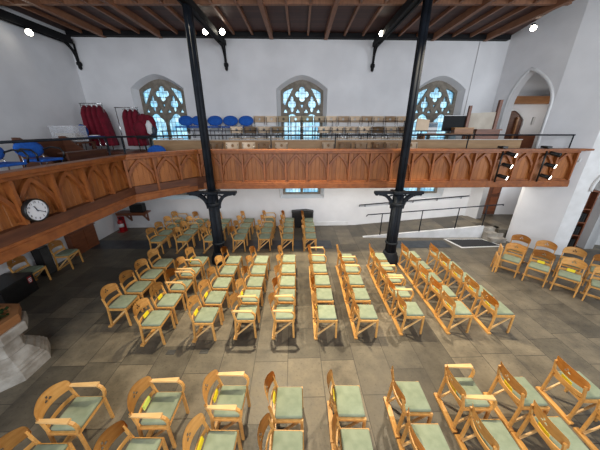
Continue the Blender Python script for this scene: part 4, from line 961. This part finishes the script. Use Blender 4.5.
mb = MB(); mb.lathe([(0.102, 0.20), (0.102, 0.34)], 18); mb.build('label_band', 'paper', t)
mb = MB(); mb.box((0, 0.08, 0.30), (0.26, 0.02, 0.60)); mb.box((0, 0, 0.01), (0.26, 0.24, 0.02)); mb.build('stand', 'red_paint', t)
t = thing('storage_chest', 'black chest against the far wall behind the rightmost chair file', 'chest', (0.10, 9.45, 0), ROTF)
mb = MB(); mb.box((0, 0, 0.33), (0.86, 0.22, 0.66), None, 0.012); mb.build('body', 'black_plastic', t)
mb = MB(); mb.hull([(-0.44, -0.12, 0.66), (0.44, -0.12, 0.66), (0.44, 0.12, 0.66), (-0.44, 0.12, 0.66), (-0.44, -0.12, 0.70), (0.15, -0.12, 0.74), (0.44, -0.12, 0.69), (-0.44, 0.12, 0.70), (0.15, 0.12, 0.74), (0.44, 0.12, 0.69)]); mb.build('lid', 'black_plastic', t)
# ------------------------------------------------------------------ stone font with planted wooden rim
fx, fy = -4.95, 3.0
t = thing('stone_font', 'pale octagonal stone font with moulded foot at the left edge', 'font', (fx, fy, 0), PI / 8)
mb = MB(); mb.lathe([(0.56, 0), (0.56, 0.16), (0.53, 0.18), (0.53, 0.21), (0.49, 0.235), (0.49, 0.265), (0.44, 0.30), (0.42, 0.34), (0.36, 0.40)], 8, (0, 0, 0), False); mb.build('foot', 'stone_pale', t)
mb = MB(); mb.lathe([(0.34, 0.40), (0.32, 0.44), (0.32, 0.62), (0.36, 0.66)], 8, (0, 0, 0), False); mb.build('stem', 'stone_pale', t)
mb = MB(); mb.lathe([(0.40, 0.66), (0.46, 0.70), (0.47, 0.84), (0.45, 0.86)], 8, (0, 0, 0), False); mb.build('bowl', 'stone_pale', t)
t2 = thing('planter', 'brown octagonal wooden planter of greenery standing on the stone font', 'planter', (fx, fy, 0.86), PI / 8)
mb = MB(); n = 8
mb.bm.free(); mb = MB()
prof = [(0.42, 0.0), (0.44, 0.05), (0.44, 0.16), (0.33, 0.16), (0.31, 0.06)]
mb.lathe(prof, 8, (0, 0, 0), False); mb.build('rim', 'mid_wood', t2)
mb = MB()
for k in range(150):
    a = random.uniform(0, 2 * PI); r_ = 0.29 * math.sqrt(random.random()); z = 0.10 + random.uniform(0, 0.07)
    c = Vector((r_ * math.cos(a), r_ * math.sin(a), z)); L = random.uniform(0.04, 0.09); th = random.uniform(0, 2 * PI); el = random.uniform(0.1, 0.9)
    d = Vector((math.cos(th) * math.cos(el), math.sin(th) * math.cos(el), math.sin(el))); sd = Vector((-math.sin(th), math.cos(th), 0)) * L * 0.35
    vs = [mb.bm.verts.new(p) for p in (c, c + d * L * 0.5 + sd, c + d * L, c + d * L * 0.5 - sd)]
    mb.bm.faces.new(vs)
mb.build('foliage', 'leaf', t2)
# floor grilles near the left chairs
for k, (x, y) in enumerate(((-2.35, 3.32), (-1.75, 3.34))):
    mb = MB(); mb.box((0, 0, 0.002), (0.15, 0.10, 0.006)); tag(mb.build('floor_plate', 'mortar_dark', None, (x, y, 0)), 'small dark floor plate, the %s one in front of the middle block' % ('left', 'right')[k], 'floor plate', 'small floor plates')
mb = MB(); mb.box((0, 0, 0.002), (0.16, 0.12, 0.006)); tag(mb.build('floor_plate', 'mortar_dark', None, (-2.16, 2.16, 0)), 'small dark floor plate between the two leftmost near armchairs', 'floor plate', 'small floor plates')
